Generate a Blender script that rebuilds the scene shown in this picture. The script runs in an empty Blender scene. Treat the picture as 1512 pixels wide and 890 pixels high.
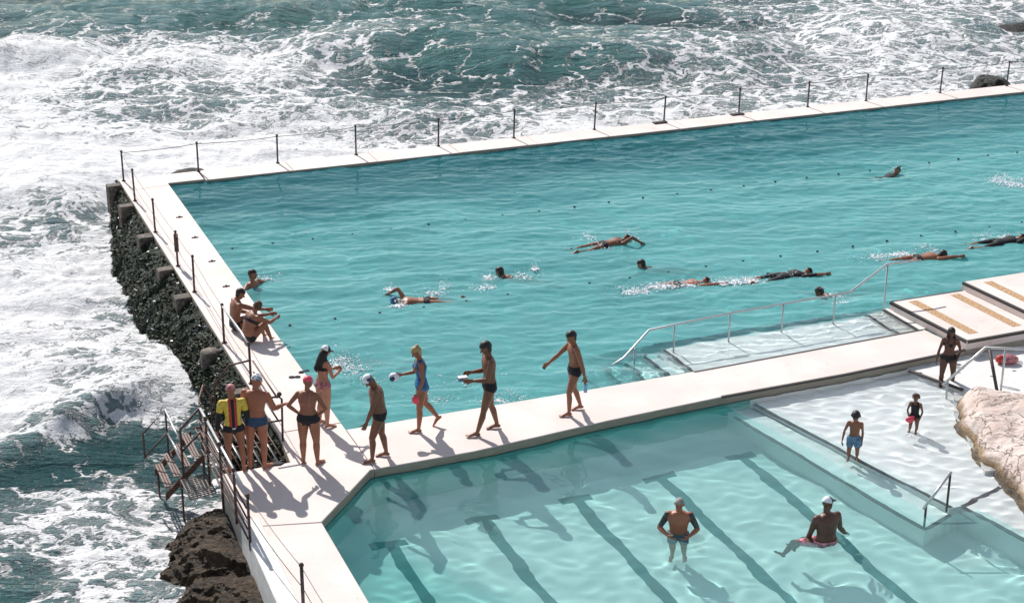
import bpy, bmesh, math, random
import numpy as np
from mathutils import Vector, Matrix
random.seed(7); RNG = np.random.RandomState(11)
sc = bpy.context.scene; COL = sc.collection
R = math.radians
# ------------------------------------------------------------------ camera calibration
F = 2455.9; PITCH = R(21.029); ROLL = R(.143); CAMH = 12.744; CX, CY = 756., 445.
_r = np.array([1., 0, 0]); FW = np.array([0, math.cos(PITCH), -math.sin(PITCH)]); _u = np.array([0, math.sin(PITCH), math.cos(PITCH)])
RV = math.cos(ROLL)*_r + math.sin(ROLL)*_u; UV = -math.sin(ROLL)*_r + math.cos(ROLL)*_u
YAW = .385476; A = np.array([math.cos(YAW), math.sin(YAW)]); B = np.array([-math.sin(YAW), math.cos(YAW)]); O = np.array([-2.9531, 26.7997])
def at(x, y, z=0.):
    d = FW*F + RV*(x-CX) - UV*(y-CY); t = (z-CAMH)/d[2]
    return Vector((d[0]*t, d[1]*t, z))
def ST(s, t, z=0.):
    q = O + A*s + B*t; return Vector((q[0], q[1], z))
def to_st(v):
    q = np.array([v[0], v[1]]) - O; return float(q@A), float(q@B)
Z_POOL, Z_KID, Z_SEA = -.07, -.15, -1.1
# ------------------------------------------------------------------ helpers
def tag(o, label=None, cat=None, group=None, kind=None):
    if label: o['label'] = label
    if cat: o['category'] = cat
    if group: o['group'] = group
    if kind: o['kind'] = kind
    return o
def link(name, me, m=None, parent=None, smooth=False):
    if m is not None:
        for x in (m if isinstance(m, (list, tuple)) else [m]): me.materials.append(x)
    if smooth: me.polygons.foreach_set('use_smooth', [True]*len(me.polygons))
    o = bpy.data.objects.new(name, me); COL.objects.link(o)
    if parent: o.parent = parent
    o.cycles.is_caustics_receiver = True
    return o
def empty(name, loc, rz=0):
    o = bpy.data.objects.new(name, None); COL.objects.link(o); o.location = loc; o.rotation_euler = (0, 0, rz)
    o.empty_display_size = .1
    return o
class MB:
    def __init__(s): s.v = []; s.f = []; s.mi = []; s.sm = []
    def add(s, v, f, mi=0, sm=False):
        n = len(s.v); s.v += [tuple(p) for p in v]; s.f += [tuple(i+n for i in q) for q in f]; s.mi += [mi]*len(f); s.sm += [sm]*len(f)
    def prism(s, poly, z0, z1, mi=0, bev=0.):
        # poly: list of (x, y) in world, counter-clockwise or not
        n = len(poly)
        ar = sum(poly[i][0]*poly[(i+1) % n][1]-poly[(i+1) % n][0]*poly[i][1] for i in range(n))
        if ar < 0: poly = poly[::-1]
        if bev:
            ins = []
            for i in range(n):
                p = Vector(poly[i-1][:2]); c = Vector(poly[i][:2]); q = Vector(poly[(i+1) % n][:2])
                a = (c-p).normalized(); b = (q-c).normalized(); na = Vector((-a.y, a.x)); nb = Vector((-b.y, b.x)); m = (na+nb)
                m = m/max(.3, m.length_squared/2) if m.length > 1e-6 else na
                ins.append(c+m*bev)
            rings = [[(p[0], p[1], z0) for p in poly], [(p[0], p[1], z1-bev) for p in poly], [(p[0], p[1], z1) for p in ins]]
        else: rings = [[(p[0], p[1], z0) for p in poly], [(p[0], p[1], z1) for p in poly]]
        v = [p for r in rings for p in r]; f = [tuple(reversed(range(n))), tuple(range((len(rings)-1)*n, len(rings)*n))]
        for k in range(len(rings)-1):
            for i in range(n): j = (i+1) % n; f.append((k*n+i, k*n+j, (k+1)*n+j, (k+1)*n+i))
        s.add(v, f, mi)
    def box(s, c, dx, dy, dz, ax=(1, 0), mi=0, bev=0.):
        ax = Vector(ax).normalized(); ay = Vector((-ax.y, ax.x)); c = Vector(c); p = Vector((c.x, c.y))
        s.prism([tuple(p+ax*a*dx/2+ay*b*dy/2) for a, b in ((-1, -1), (1, -1), (1, 1), (-1, 1))], c.z-dz/2, c.z+dz/2, mi, bev)
    def tube(s, pts, r, n=8, mi=0):
        pts = [Vector(p) for p in pts]; rs = r if isinstance(r, (list, tuple)) else [r]*len(pts)
        v = []; f = []; up = Vector((0, 0, 1)); ref = None
        for i, p in enumerate(pts):
            d = (pts[min(i+1, len(pts)-1)]-pts[max(i-1, 0)]).normalized()
            if ref is None: ref = d.cross(up if abs(d.z) < .9 else Vector((1, 0, 0))).normalized()
            x = (ref-d*ref.dot(d)).normalized(); y = d.cross(x); ref = x
            for k in range(n):
                a = 2*math.pi*k/n; v.append(p+x*math.cos(a)*rs[i]+y*math.sin(a)*rs[i])
        for i in range(len(pts)-1):
            for k in range(n): f.append((i*n+k, i*n+(k+1) % n, (i+1)*n+(k+1) % n, (i+1)*n+k))
        f += [tuple(reversed(range(n))), tuple(range((len(pts)-1)*n, len(pts)*n))]
        s.add(v, f, mi, True)
    def ball(s, c, r, n=6, m=8, mi=0, sc3=(1, 1, 1), rot=None):
        c = Vector(c); v = [Vector((0, 0, -1))]
        for i in range(1, n):
            th = -math.pi/2+math.pi*i/n
            for k in range(m): ph = 2*math.pi*k/m; v.append(Vector((math.cos(th)*math.cos(ph), math.cos(th)*math.sin(ph), math.sin(th))))
        v.append(Vector((0, 0, 1))); f = []
        for k in range(m): f.append((0, 1+(k+1) % m, 1+k)); f.append((len(v)-1, len(v)-1-m+k, len(v)-1-m+(k+1) % m))
        for i in range(n-2):
            for k in range(m): a = 1+i*m; f.append((a+k, a+(k+1) % m, a+m+(k+1) % m, a+m+k))
        o = []
        for p in v:
            p = Vector((p.x*sc3[0]*r, p.y*sc3[1]*r, p.z*sc3[2]*r))
            if rot is not None: p = rot@p
            o.append(c+p)
        s.add(o, f, mi, True)
    def build(s, name, m, parent=None):
        me = bpy.data.meshes.new(name); me.from_pydata(s.v, [], s.f)
        me.polygons.foreach_set('material_index', s.mi); me.polygons.foreach_set('use_smooth', s.sm)
        return link(name, me, m, parent)
# numpy gradient noise
_P = RNG.randint(0, 1 << 16, 4096)
def _h(i, j, k): return (_P[(i+_P[(j+_P[k & 4095]) & 4095]) & 4095])/65535.
def noise2(x, y, k=0):
    xi = np.floor(x).astype(np.int64); yi = np.floor(y).astype(np.int64); fx = x-xi; fy = y-yi
    fx = fx*fx*(3-2*fx); fy = fy*fy*(3-2*fy)
    a = _h(xi, yi, k); b = _h(xi+1, yi, k); c = _h(xi, yi+1, k); d = _h(xi+1, yi+1, k)
    return (a*(1-fx)+b*fx)*(1-fy)+(c*(1-fx)+d*fx)*fy
def fbm(x, y, o=4, k=0):
    s = 0; a = .5
    for i in range(o): s = s+a*noise2(x*2**i+17*i, y*2**i-9*i, k+i); a *= .5
    return s/(1-.5**o)
def grid_mesh(name, P, mats, keep=None, attrs=None, parent=None, smooth=True):
    ny, nx = P.shape[:2]; idx = np.arange(nx*ny).reshape(ny, nx)
    q = np.stack([idx[:-1, :-1], idx[:-1, 1:], idx[1:, 1:], idx[1:, :-1]], -1).reshape(-1, 4)
    if keep is not None:
        q = q[keep.ravel()[q].any(1)]
        used = np.zeros(nx*ny, bool); used[q.ravel()] = True; mp = np.cumsum(used)-1; q = mp[q]; V = P.reshape(-1, 3)[used]
    else: used = slice(None); V = P.reshape(-1, 3)
    me = bpy.data.meshes.new(name); me.vertices.add(len(V)); me.vertices.foreach_set('co', V.astype(np.float32).ravel())
    me.loops.add(q.size); me.loops.foreach_set('vertex_index', q.ravel().astype(np.int32))
    me.polygons.add(len(q)); me.polygons.foreach_set('loop_start', np.arange(0, q.size, 4, dtype=np.int32))
    me.update(calc_edges=True)
    for k, a in (attrs or {}).items():
        t = me.attributes.new(k, 'FLOAT', 'POINT'); t.data.foreach_set('value', np.asarray(a, np.float32).ravel()[used])
    return link(name, me, mats, parent, smooth)
# ------------------------------------------------------------------ materials
class N:
    def __init__(s, name):
        s.m = bpy.data.materials.new(name); s.m.use_nodes = True; s.t = s.m.node_tree; s.b = s.t.nodes['Principled BSDF']; s.out = s.t.nodes['Material Output']
    def n(s, ty, **k):
        x = s.t.nodes.new(ty)
        for a, v in k.items(): setattr(x, a, v)
        return x
    def l(s, a, b): s.t.links.new(a, b)
    def val(s, sock, v):
        if hasattr(v, 'is_output') or isinstance(v, bpy.types.NodeSocket): s.l(v, sock)
        else: sock.default_value = v
    def math(s, op, a, b=0., c=None, clamp=False):
        x = s.n('ShaderNodeMath', operation=op, use_clamp=clamp); s.val(x.inputs[0], a); s.val(x.inputs[1], b)
        if c is not None: s.val(x.inputs[2], c)
        return x.outputs[0]
    def vmath(s, op, a, b):
        x = s.n('ShaderNodeVectorMath', operation=op); s.val(x.inputs[0], a); s.val(x.inputs[1], b); return x.outputs[0]
    def mix(s, f, a, b):
        x = s.n('ShaderNodeMix', data_type='RGBA'); s.val(x.inputs[0], f); s.val(x.inputs[6], a if not isinstance(a, tuple) else (*a, 1)); s.val(x.inputs[7], b if not isinstance(b, tuple) else (*b, 1)); return x.outputs[2]
    def ramp(s, v, lo, hi):
        x = s.n('ShaderNodeMapRange', interpolation_type='SMOOTHSTEP'); s.val(x.inputs[0], v); s.val(x.inputs[1], lo); s.val(x.inputs[2], hi); return x.outputs[0]
    def noise(s, v, scale, det=4, rough=.55):
        x = s.n('ShaderNodeTexNoise'); s.l(v, x.inputs['Vector']); x.inputs['Scale'].default_value = scale; x.inputs['Detail'].default_value = det; x.inputs['Roughness'].default_value = rough; return x
    def pos(s): return s.n('ShaderNodeNewGeometry').outputs['Position']
    def objc(s): return s.n('ShaderNodeTexCoord').outputs['Object']
    def scale(s, v, xyz):
        x = s.n('ShaderNodeMapping'); s.l(v, x.inputs[0]); x.inputs['Scale'].default_value = xyz; return x.outputs[0]
    def bump(s, h, st, dist=.02):
        x = s.n('ShaderNodeBump'); x.inputs['Strength'].default_value = st; x.inputs['Distance'].default_value = dist; s.l(h, x.inputs['Height']); s.l(x.outputs[0], s.b.inputs['Normal'])
    def set(s, **k):
        for a, v in k.items(): s.val(s.b.inputs[a.replace('_', ' ')], (*v, 1) if isinstance(v, tuple) and len(v) == 3 else v)
def simple(name, c, rough=.6, metal=0., var=.12, sc_=20, bump=0.):
    k = N(name); nz = k.noise(k.objc(), sc_, 4)
    k.set(Base_Color=k.mix(k.ramp(nz.outputs[0], .3, .7), tuple(x*(1-var) for x in c), tuple(min(1, x*(1+var)) for x in c)), Roughness=rough, Metallic=metal)
    if bump: k.bump(nz.outputs[0], bump, .004)
    return k.m
def concrete():
    k = N('deck_concrete'); p = k.pos()
    big = k.noise(p, .9, 5).outputs[0]; sm = k.noise(p, 14, 6, .7).outputs[0]; spots = k.noise(p, 3.2, 5, .6).outputs[0]
    c = k.mix(k.ramp(big, .3, .75), (.70, .59, .545), (.79, .69, .65))
    c = k.mix(k.math('MULTIPLY', k.ramp(sm, .45, .8), .3), c, (.52, .47, .43))
    c = k.mix(k.math('MULTIPLY', k.ramp(spots, .58, .74), .5), c, (.50, .44, .38))
    # weathered, algae-stained vertical faces
    g = k.n('ShaderNodeNewGeometry'); xyz = k.n('ShaderNodeSeparateXYZ'); k.l(g.outputs['Normal'], xyz.inputs[0]); pz = k.n('ShaderNodeSeparateXYZ'); k.l(g.outputs['Position'], pz.inputs[0])
    side = k.math('LESS_THAN', k.math('ABSOLUTE', xyz.outputs[2]), .5)
    above = k.math('GREATER_THAN', k.math('ADD', pz.outputs[2], k.math('MULTIPLY', big, .06)), -.17)
    st = k.noise(k.scale(p, (2, 2, 9)), 2.5, 4).outputs[0]
    c = k.mix(k.math('MULTIPLY', k.math('MULTIPLY', side, above), k.math('LESS_THAN', pz.outputs[2], -.012)), c, k.mix(st, (.24, .20, .15), (.42, .38, .31)))
    c = k.mix(k.math('MULTIPLY', side, k.math('LESS_THAN', pz.outputs[2], -.2)), c, (.30, .28, .25))
    k.set(Base_Color=c, Roughness=.75); k.bump(sm, .25, .01); return k.m
M = {}
M['deck'] = concrete()
M['trim'] = simple('dark_nosing', (.05, .042, .042), .7, sc_=30)
M['strip'] = simple('tan_grip', (.46, .29, .16), .9, var=.5, sc_=28, bump=.6)
M['white_step'] = simple('pale_step', (.72, .70, .67), .7, var=.1, sc_=5)
M['steel'] = simple('galvanised_steel', (.55, .56, .56), .35, .7, sc_=40)
M['rust'] = simple('rusty_brown_steel', (.10, .055, .045), .6, .3, var=.6, sc_=30)
M['darkpost'] = simple('weathered_dark_steel', (.075, .06, .058), .6, .3, var=.5, sc_=25)
M['wire'] = simple('fence_wire', (.12, .11, .11), .5, .5)
M['black'] = simple('black_fabric', (.012, .012, .015), .8)
M['navy'] = simple('navy_blue_fabric', (.015, .05, .11), .7)
M['blue'] = simple('blue_swimwear', (.02, .13, .32), .6, var=.5, sc_=14)
M['bluegrey'] = simple('blue_grey_fabric', (.12, .22, .33), .8, var=.4, sc_=14)
M['pink'] = simple('pink_cap_rubber', (.75, .07, .12), .5)
M['pinkgrey'] = simple('pink_grey_cap', (.42, .16, .17), .6, var=.5, sc_=16)
M['white'] = simple('white_cap_rubber', (.78, .79, .82), .5)
M['yellow'] = simple('yellow_lycra', (.62, .46, .06), .6)
M['red'] = simple('red_lycra', (.42, .035, .025), .6)
M['palestripe'] = simple('pale_trim', (.72, .72, .70), .6)
M['hair_dark'] = simple('dark_hair', (.014, .010, .009), .55, var=.5, sc_=60, bump=.8)
M['hair_brown'] = simple('curly_brown_hair', (.09, .045, .025), .7, var=.6, sc_=50, bump=1)
M['hair_blond'] = simple('blond_hair', (.40, .27, .12), .6, var=.5, sc_=60, bump=.8)
M['hair_grey'] = simple('cropped_grey_hair', (.30, .26, .24), .7, var=.4, sc_=60)
M['pinkfloral'] = simple('pink_patterned_shorts', (.65, .20, .25), .8, var=.75, sc_=13)
M['tattoo'] = simple('tattoo_ink', (.05, .045, .045), .6, var=.8, sc_=26)
M['eye'] = simple('dark_eye', (.02, .015, .012), .2)
M['teal_cap'] = simple('dark_green_cap', (.02, .10, .08), .5)
M['bottle'] = simple('blue_bottle_plastic', (.25, .50, .75), .25, var=.3)
M['algae'] = None
def skin(name, c, c2):
    k = N(name); nz = k.noise(k.objc(), 7, 4)
    k.set(Base_Color=k.mix(k.ramp(nz.outputs[0], .35, .7), c, c2), Roughness=.48); k.b.inputs['Subsurface Weight'].default_value = 0
    k.bump(k.noise(k.objc(), 60, 3).outputs[0], .12, .003); return k.m
SK = {'tan': skin('tanned_skin', (0.247, 0.093, 0.048), (0.302, 0.118, 0.063)), 'brown': skin('brown_skin', (0.164, 0.065, 0.032), (0.205, 0.084, 0.045)),
      'fair': skin('fair_skin', (0.385, 0.174, 0.106), (0.439, 0.209, 0.131)), 'dark': skin('dark_skin', (0.096, 0.039, 0.023), (0.124, 0.050, 0.030)), 'red': skin('sunburnt_skin', (0.316, 0.106, 0.055), (0.356, 0.129, 0.070))}
def water_mat(name, k_abs, base, turb, milk, milk2, rough=.012):
    k = N(name); at_ = k.n('ShaderNodeAttribute', attribute_name='depth_shade'); d = at_.outputs['Fac']
    ch = [k.math('POWER', 2.71828, k.math('MULTIPLY', d, -a)) for a in k_abs]
    cc = k.n('ShaderNodeCombineColor')
    for i in range(3): k.l(k.math('MULTIPLY', ch[i], base[i]), cc.inputs[i])
    k.l(cc.outputs[0], k.b.inputs['Base Color']); k.set(Transmission_Weight=1., IOR=1.33, Roughness=rough)
    # suspended fines: a share of the light is scattered back near the surface of the deeper water
    df = k.n('ShaderNodeBsdfDiffuse'); pn = k.noise(k.scale(k.pos(), (.5, 1.1, 1)), .55, 4).outputs[0]
    k.l(k.mix(k.ramp(k.math('ADD', d, k.math('MULTIPLY', pn, .6)), 2.75, 3.75), milk, milk2), df.inputs['Color'])
    ms = k.n('ShaderNodeMixShader'); k.l(k.math('MULTIPLY', k.ramp(d, .2, 2.2), turb), ms.inputs[0]); k.l(k.b.outputs[0], ms.inputs[1]); k.l(df.outputs[0], ms.inputs[2]); k.l(ms.outputs[0], k.out.inputs['Surface']); return k.m
M['pool_water'] = water_mat('pool_water', (.60, .060, .085), (.95, 1, 1), .46, (.18, .50, .505), (.03, .19, .22))
M['kid_water'] = water_mat('paddling_pool_water', (.29, .035, .05), (1, 1, 1), .22, (.24, .46, .455), (.04, .24, .235))  # second milk tone colours the shade painted along the walls
def sea_mat():
    k = N('sea_water'); p = k.pos(); cov = k.n('ShaderNodeAttribute', attribute_name='foam').outputs['Fac']; hgt = k.n('ShaderNodeAttribute', attribute_name='swell').outputs['Fac']
    sp = k.scale(p, (.8, 1.0, .4))
    w1 = k.noise(sp, .8, 5, .6); w2 = k.noise(sp, 3.5, 4, .6)
    warp = k.vmath('ADD', sp, k.vmath('MULTIPLY', k.vmath('SUBTRACT', w1.outputs['Color'], (.5, .5, .5)), (2.4, 2.4, 0)))
    warp = k.vmath('ADD', warp, k.vmath('MULTIPLY', k.vmath('SUBTRACT', w2.outputs['Color'], (.5, .5, .5)), (.55, .55, 0)))
    def lace(scale, w):
        x = k.n('ShaderNodeTexVoronoi', feature='DISTANCE_TO_EDGE', voronoi_dimensions='2D'); k.l(warp, x.inputs['Vector']); x.inputs['Scale'].default_value = scale
        return k.math('SUBTRACT', 1., k.ramp(x.outputs['Distance'], 0., w))
    l1 = lace(.75, .13); l2 = lace(2.0, .2); l3 = lace(5., .3)
    n1 = k.noise(warp, 1.6, 8, .68).outputs[0]; n2 = k.noise(warp, 9, 5, .7).outputs[0]
    v = k.math('ADD', k.math('MULTIPLY', l1, .46), k.math('MULTIPLY', l2, .32)); v = k.math('ADD', v, k.math('MULTIPLY', l3, .16))
    v = k.math('ADD', v, k.math('MULTIPLY', k.math('SUBTRACT', n1, .5), 1.25)); v = k.math('ADD', v, k.math('MULTIPLY', k.math('SUBTRACT', n2, .5), .5))
    v = k.math('ADD', v, k.math('MULTIPLY', cov, 1.25)); foam = k.ramp(v, .80, 1.16)
    foam = k.math('MULTIPLY', foam, k.ramp(cov, .0, .16))
    deep = k.mix(k.ramp(hgt, -.1, .35), (.028, .088, .094), (.055, .165, .160))
    milky = k.mix(k.ramp(cov, .25, .95), deep, (.34, .44, .45))
    c = k.mix(foam, milky, k.mix(n2, (.72, .72, .73), (.90, .90, .90)))
    k.set(Base_Color=c, Roughness=k.math('ADD', k.math('MULTIPLY', foam, .6), .10), IOR=1.33)
    k.b.inputs['Specular IOR Level'].default_value = .36
    fine = k.noise(k.scale(p, (.8, 1.6, 1)), 5, 5, .65).outputs[0]
    mid_ = k.noise(k.scale(p, (.32, 1.5, 1)), 1.5, 5, .62).outputs[0]; fine = k.math('ADD', fine, k.math('MULTIPLY', mid_, 3.6)); fine = k.math('MULTIPLY', fine, k.math('SUBTRACT', 1., k.math('MULTIPLY', foam, .75)))
    h = k.math('ADD', k.math('MULTIPLY', foam, .7), k.math('MULTIPLY', fine, 1.6)); h = k.math('ADD', h, k.math('MULTIPLY', n2, .6))
    k.bump(h, .9, .11); return k.m
M['sea'] = sea_mat()
def rock_mat(name, c1, c2, c3, sc_, b, bd, wet=.5, spec=None):
    k = N(name); p = k.pos(); a = k.noise(p, sc_, 8, .65).outputs[0]; q = k.noise(p, sc_*4, 6, .7).outputs[0]; r = k.noise(p, sc_*14, 4, .7).outputs[0]
    c = k.mix(k.ramp(a, .35, .65), c1, c2); c = k.mix(k.math('MULTIPLY', k.ramp(q, .5, .72), .8), c, c3)
    if spec: c = k.mix(k.ramp(r, .62, .70), c, spec)
    k.set(Base_Color=c, Roughness=wet); k.b.inputs['Specular IOR Level'].default_value = .25
    k.bump(k.math('ADD', k.math('MULTIPLY', q, 1.), k.math('MULTIPLY', r, .5)), b, bd); return k.m
M['rock'] = rock_mat('brown_rock', (.032, .022, .014), (.12, .080, .048), (.26, .175, .11), 2.6, 1., .14, .55)
M['sandstone'] = rock_mat('pale_sandstone', (.60, .48, .42), (.70, .60, .54), (.46, .34, .28), 1.6, .7, .05, .85)
def sandstone():
    k = N('pale_sandstone'); p = k.pos(); a = k.noise(p, 1.4, 8, .65).outputs[0]; q = k.noise(k.scale(p, (1, 1.6, 5)), 3.2, 7, .7).outputs[0]
    vo = k.n('ShaderNodeTexVoronoi', feature='DISTANCE_TO_EDGE'); wv = k.vmath('ADD', k.scale(p, (.7, 1.5, 2.5)), k.vmath('MULTIPLY', k.noise(p, 1.6, 5, .6).outputs['Color'], (1.6, 1.6, 1.6))); k.l(wv, vo.inputs['Vector']); vo.inputs['Scale'].default_value = .9
    crack = k.math('SUBTRACT', 1., k.ramp(vo.outputs['Distance'], 0., .022)); pits = k.ramp(k.noise(p, 11, 5, .7).outputs[0], .60, .74)
    c = k.mix(k.ramp(a, .35, .65), (.62, .49, .43), (.72, .62, .57)); c = k.mix(k.math('MULTIPLY', k.ramp(q, .5, .72), .7), c, (.50, .34, .27)); c = k.mix(k.math('MULTIPLY', crack, .42), c, (.26, .18, .14)); c = k.mix(k.math('MULTIPLY', pits, .6), c, (.34, .24, .19))
    z = k.n('ShaderNodeSeparateXYZ'); k.l(p, z.inputs[0]); tide = k.math('SUBTRACT', 1., k.ramp(k.math('ADD', z.outputs[2], k.math('MULTIPLY', k.math('SUBTRACT', q, .5), -.25)), -.13, .02))
    c = k.mix(tide, c, k.mix(k.ramp(a, .4, .6), (.13, .085, .045), (.30, .20, .11)))
    k.set(Base_Color=c, Roughness=.85); k.bump(k.math('SUBTRACT', k.math('ADD', q, k.math('MULTIPLY', pits, -.3)), crack), 1., .05); return k.m
M['sandstone'] = sandstone()
M['algae'] = rock_mat('seaweed_wall', (.004, .012, .006), (.008, .022, .010), (.014, .032, .016), 3.5, 1., .09, .6, spec=(.12, .13, .12))
def foam_mat():
    k = N('splash_foam'); k.set(Base_Color=(.88, .90, .92), Roughness=.35); return k.m
M['foam'] = foam_mat()
def floor_mat(name, c1, c2):
    k = N(name); p = k.pos(); a = k.noise(p, .5, 5).outputs[0]; b = k.noise(p, 3, 5).outputs[0]
    k.set(Base_Color=k.mix(k.math('MULTIPLY', k.math('ADD', a, b), .5), c1, c2), Roughness=.8); return k.m
M['floor'] = floor_mat('painted_pool_floor', (.62, .84, .82), (.74, .92, .90))
M['kidfloor'] = floor_mat('pale_pool_floor', (.72, .76, .75), (.84, .87, .86))
M['stripe'] = floor_mat('teal_lane_paint', (.03, .15, .16), (.05, .20, .20))
M['ledge'] = floor_mat('white_ledge', (.72, .73, .73), (.83, .84, .84))
# ------------------------------------------------------------------ structure: walkway slabs, floors
def stp(*p): return [tuple(ST(s, t))[:2] for s, t in p]
def slab(name, pts, z0, z1, m, bev=.012):
    b = MB(); b.prism(stp(*pts), z0, z1, 0, bev); o = b.build(name, m); tag(o, kind='structure'); return o
g = .006
ts = [16.06, 14.9, 12.2, 9.6, 7.8, 4.8, 2.5, .3]
slab('walkway', [(-1.15, 16.9), (-1.15, .3), (0, .3), (0, 16.08), (.95, 16.08), (.95, 16.9)], -2.6, 0, M['deck'])
joints = [.98+i*2.375 for i in range(13)]; joints += [joints[-1]+2.375*i for i in range(1, 9)]
for i in range(len(joints)-1):
    slab('walkway', [(joints[i]+g, 16.0), (joints[i+1]-g, 16.0), (joints[i+1]-g, 16.92), (joints[i]+g, 16.92)], -2.6, -.002*(i % 3), M['deck'])
slab('walkway', [(-1.15, .29), (-1.25, -.9), (-2.46, -.9), (-2.55, -2.84), (-1.34, -3.14), (-.07, -1.68), (0, -1.68), (0, .29)], -2.6, -.001, M['deck'])
slab('walkway', [(-2.5, -2.86), (-2.85, -14.2), (-1.40, -14.2), (-1.37, -6.0), (-1.34, -3.16)], -2.6, 0, M['deck'])
slab('walkway', [(.012, -.01), (4.85, -.02), (6.96, .01), (12.26, .19), (12.37, .22), (12.52, -1.02), (9.6, -1.2), (6.9, -1.24), (4.48, -1.4), (1.8, -1.67), (.012, -1.68)], -2.6, -.0015, M['deck'])
# raised white kerb beside the stairs
b = MB(); b.prism(stp((-2.56, -2.80), (-2.93, -14), (-2.60, -14), (-2.26, -2.80)), -.9, .10, 0, .015); tag(b.build('kerb', M['white_step']), kind='structure')
# floors and basins
def flat(name, pts, z, m, th=.3):
    b = MB(); b.prism(stp(*pts), z-th, z); return tag(b.build(name, m), kind='structure')
flat('pool_floor', [(-.5, -.5), (51, -.5), (51, 17), (-.5, 17)], -1.75, M['floor'])
flat('walkway', [(50, -1), (52, -1), (52, 17), (50, 17)], 0, M['deck'], 2.6)
flat('paddling_pool_floor', [(-2.3, -14.2), (18, -14.2), (18, -.9), (-2.3, -.9)], -1.25, M['kidfloor'])
flat('walkway', [(-3, -18), (20, -18), (20, -14.2), (-3, -14.2)], .02, M['deck'], 2.6)
# submerged ledge beside the walkway and its steps
for i, (s0, s1, z) in enumerate([(7.05, 11.86, -.26), (6.62, 7.05, -.46), (6.2, 6.62, -.66), (5.78, 6.2, -.86), (5.36, 5.78, -1.06), (4.94, 5.36, -1.26)]):
    flat('ledge', [(s0, -.3), (s1, -.3), (s1, 1.62), (s0, 1.55)], z, M['ledge'], 1.5)
    b = MB(); b.prism(stp((s0+.003, .0), (s0+.09, .0), (s0+.09, 1.53), (s0+.003, 1.53)), z, z+.006); tag(b.build('ledge_nosing', M['trim']), kind='structure')
flat('terrace_step', [(11.86, .19), (12.24, .19), (12.24, 1.46), (11.86, 1.46)], -.10, M['white_step'], 1.5)
flat('terrace_step', [(12.24, .19), (12.45, .22), (12.36, 1.46), (12.24, 1.46)], .0, M['white_step'], 1.5)
# terraces
slab('terrace', [(12.36, 1.42), (12.53, -1.02), (20, -.93), (20, 1.42)], -1.7, .17, M['deck'])
slab('terrace', [(14.21, 1.46), (14.37, -.88), (24, -.8), (24, 1.46)], .1, .345, M['deck'])
slab('terrace', [(17.3, 1.50), (17.5, -.84), (24, -.76), (24, 1.50)], .3, .52, M['deck'])
b = MB()
def trimline(p, q, w, z, h=.05):
    p = ST(*p); q = ST(*q); d = (q-p).normalized(); n = Vector((-d.y, d.x, 0))*w/2
    b.prism([tuple((p+n).xy), tuple((q+n).xy), tuple((q-n).xy), tuple((p-n).xy)], z-h, z+.004)
trimline((12.375, 1.40), (12.545, -1.0), .06, .17); trimline((14.225, 1.44), (14.385, -.83), .06, .345)
trimline((12.4, 1.395), (14.2, 1.395), .05, .17); trimline((12.55, -1.0), (20, -.91), .06, .17)
trimline((6.96, -.025), (12.34, .17), .055, .0, .03); trimline((6.9, -1.225), (9.6, -1.185), .055, 0, .03); trimline((9.6, -1.185), (12.5, -1.005), .055, 0, .03)
trimline((12.25, 1.44), (12.25, .2), .05, 0, .03); trimline((11.87, 1.44), (11.87, .2), .05, -.10, .03)
tag(b.build('terrace_nosing', M['trim']), kind='structure')
for i, (s0, s1, z) in enumerate([(12.72, 12.94, .17), (13.78, 14.0, .17), (14.62, 14.83, .345), (15.7, 15.92, .345)]):
    b = MB(); b.prism(stp((s0, 1.26), (s1, 1.26), (s1+.08, -.72), (s0+.08, -.72)), z-.01, z+.005); tag(b.build('grip_strip', M['strip']), kind='structure')
# lane stripes on the paddling pool floor
for i in range(6):
    s = -.2+1.72*i; t0 = [-2.95, -2.72, -2.68, -2.5, -2.3, -6.9][i]
    if i == 5: continue
    b = MB(); n = 60; L = [ST(s-.11, t0-(.0 if k == 0 else k*.19)) for k in range(n)]
    b.prism(stp((s-.10, -14), (s+.10, -14), (s+.10, t0-.20), (s+.30, t0-.20), (s+.30, t0), (s-.30, t0), (s-.30, t0-.20), (s-.10, t0-.20)), -1.25, -1.244)
    tag(b.build('lane_line', M['stripe']), kind='structure')
# black lines in the big pool
for i in range(6):
    t = 2.65+2.62*i
    b = MB(); b.prism(stp((1.5, t-.12), (49, t-.12), (49, t+.12), (1.5, t+.12)), -1.75, -1.744); 
    tag(b.build('lane_line', M['floor']), kind='structure')
# shallow shelf + mid step in the paddling pool
SH = [(7.55, -1.15), (8.15, -4.4), (8.5, -6.1)]
flat('paddling_pool_shelf', [(7.55, -1.1)]+SH[1:]+[(9.0, -6.05), (9.75, -5.75), (11, -3), (13, -1.0)], -.36, M['ledge'], 1)
flat('paddling_pool_shelf', [(8.72, -6.08), (8.95, -7.4), (9.7, -12), (16, -12), (16, -4), (10.0, -5.6), (9.5, -5.85)], -.36, M['ledge'], 1)
flat('paddling_pool_shelf', [(7.0, -1.2), (7.6, -5.2), (7.82, -6.4), (8.5, -6.15), (7.9, -3), (7.5, -1.2)], -.54, M['kidfloor'], .8)
b = MB()
trimline((7.58, -1.3), (8.18, -4.4), .07, -.355, .03); trimline((8.18, -4.4), (8.54, -6.08), .07, -.355, .03)
trimline((8.74, -6.1), (8.98, -7.4), .08, -.355, .03); trimline((8.98, -7.4), (9.72, -12), .08, -.355, .03); trimline((8.74, -6.1), (9.75, -5.8), .08, -.353, .03)
trimline((7.03, -1.5), (7.6, -5.2), .07, -.536, .03); trimline((7.6, -5.2), (7.83, -6.42), .07, -.536, .03); trimline((7.83, -6.40), (8.5, -6.14), .07, -.534, .03)
trimline((11.04, -1.25), (11.47, -2.38), .07, -.130, .03)
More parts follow.
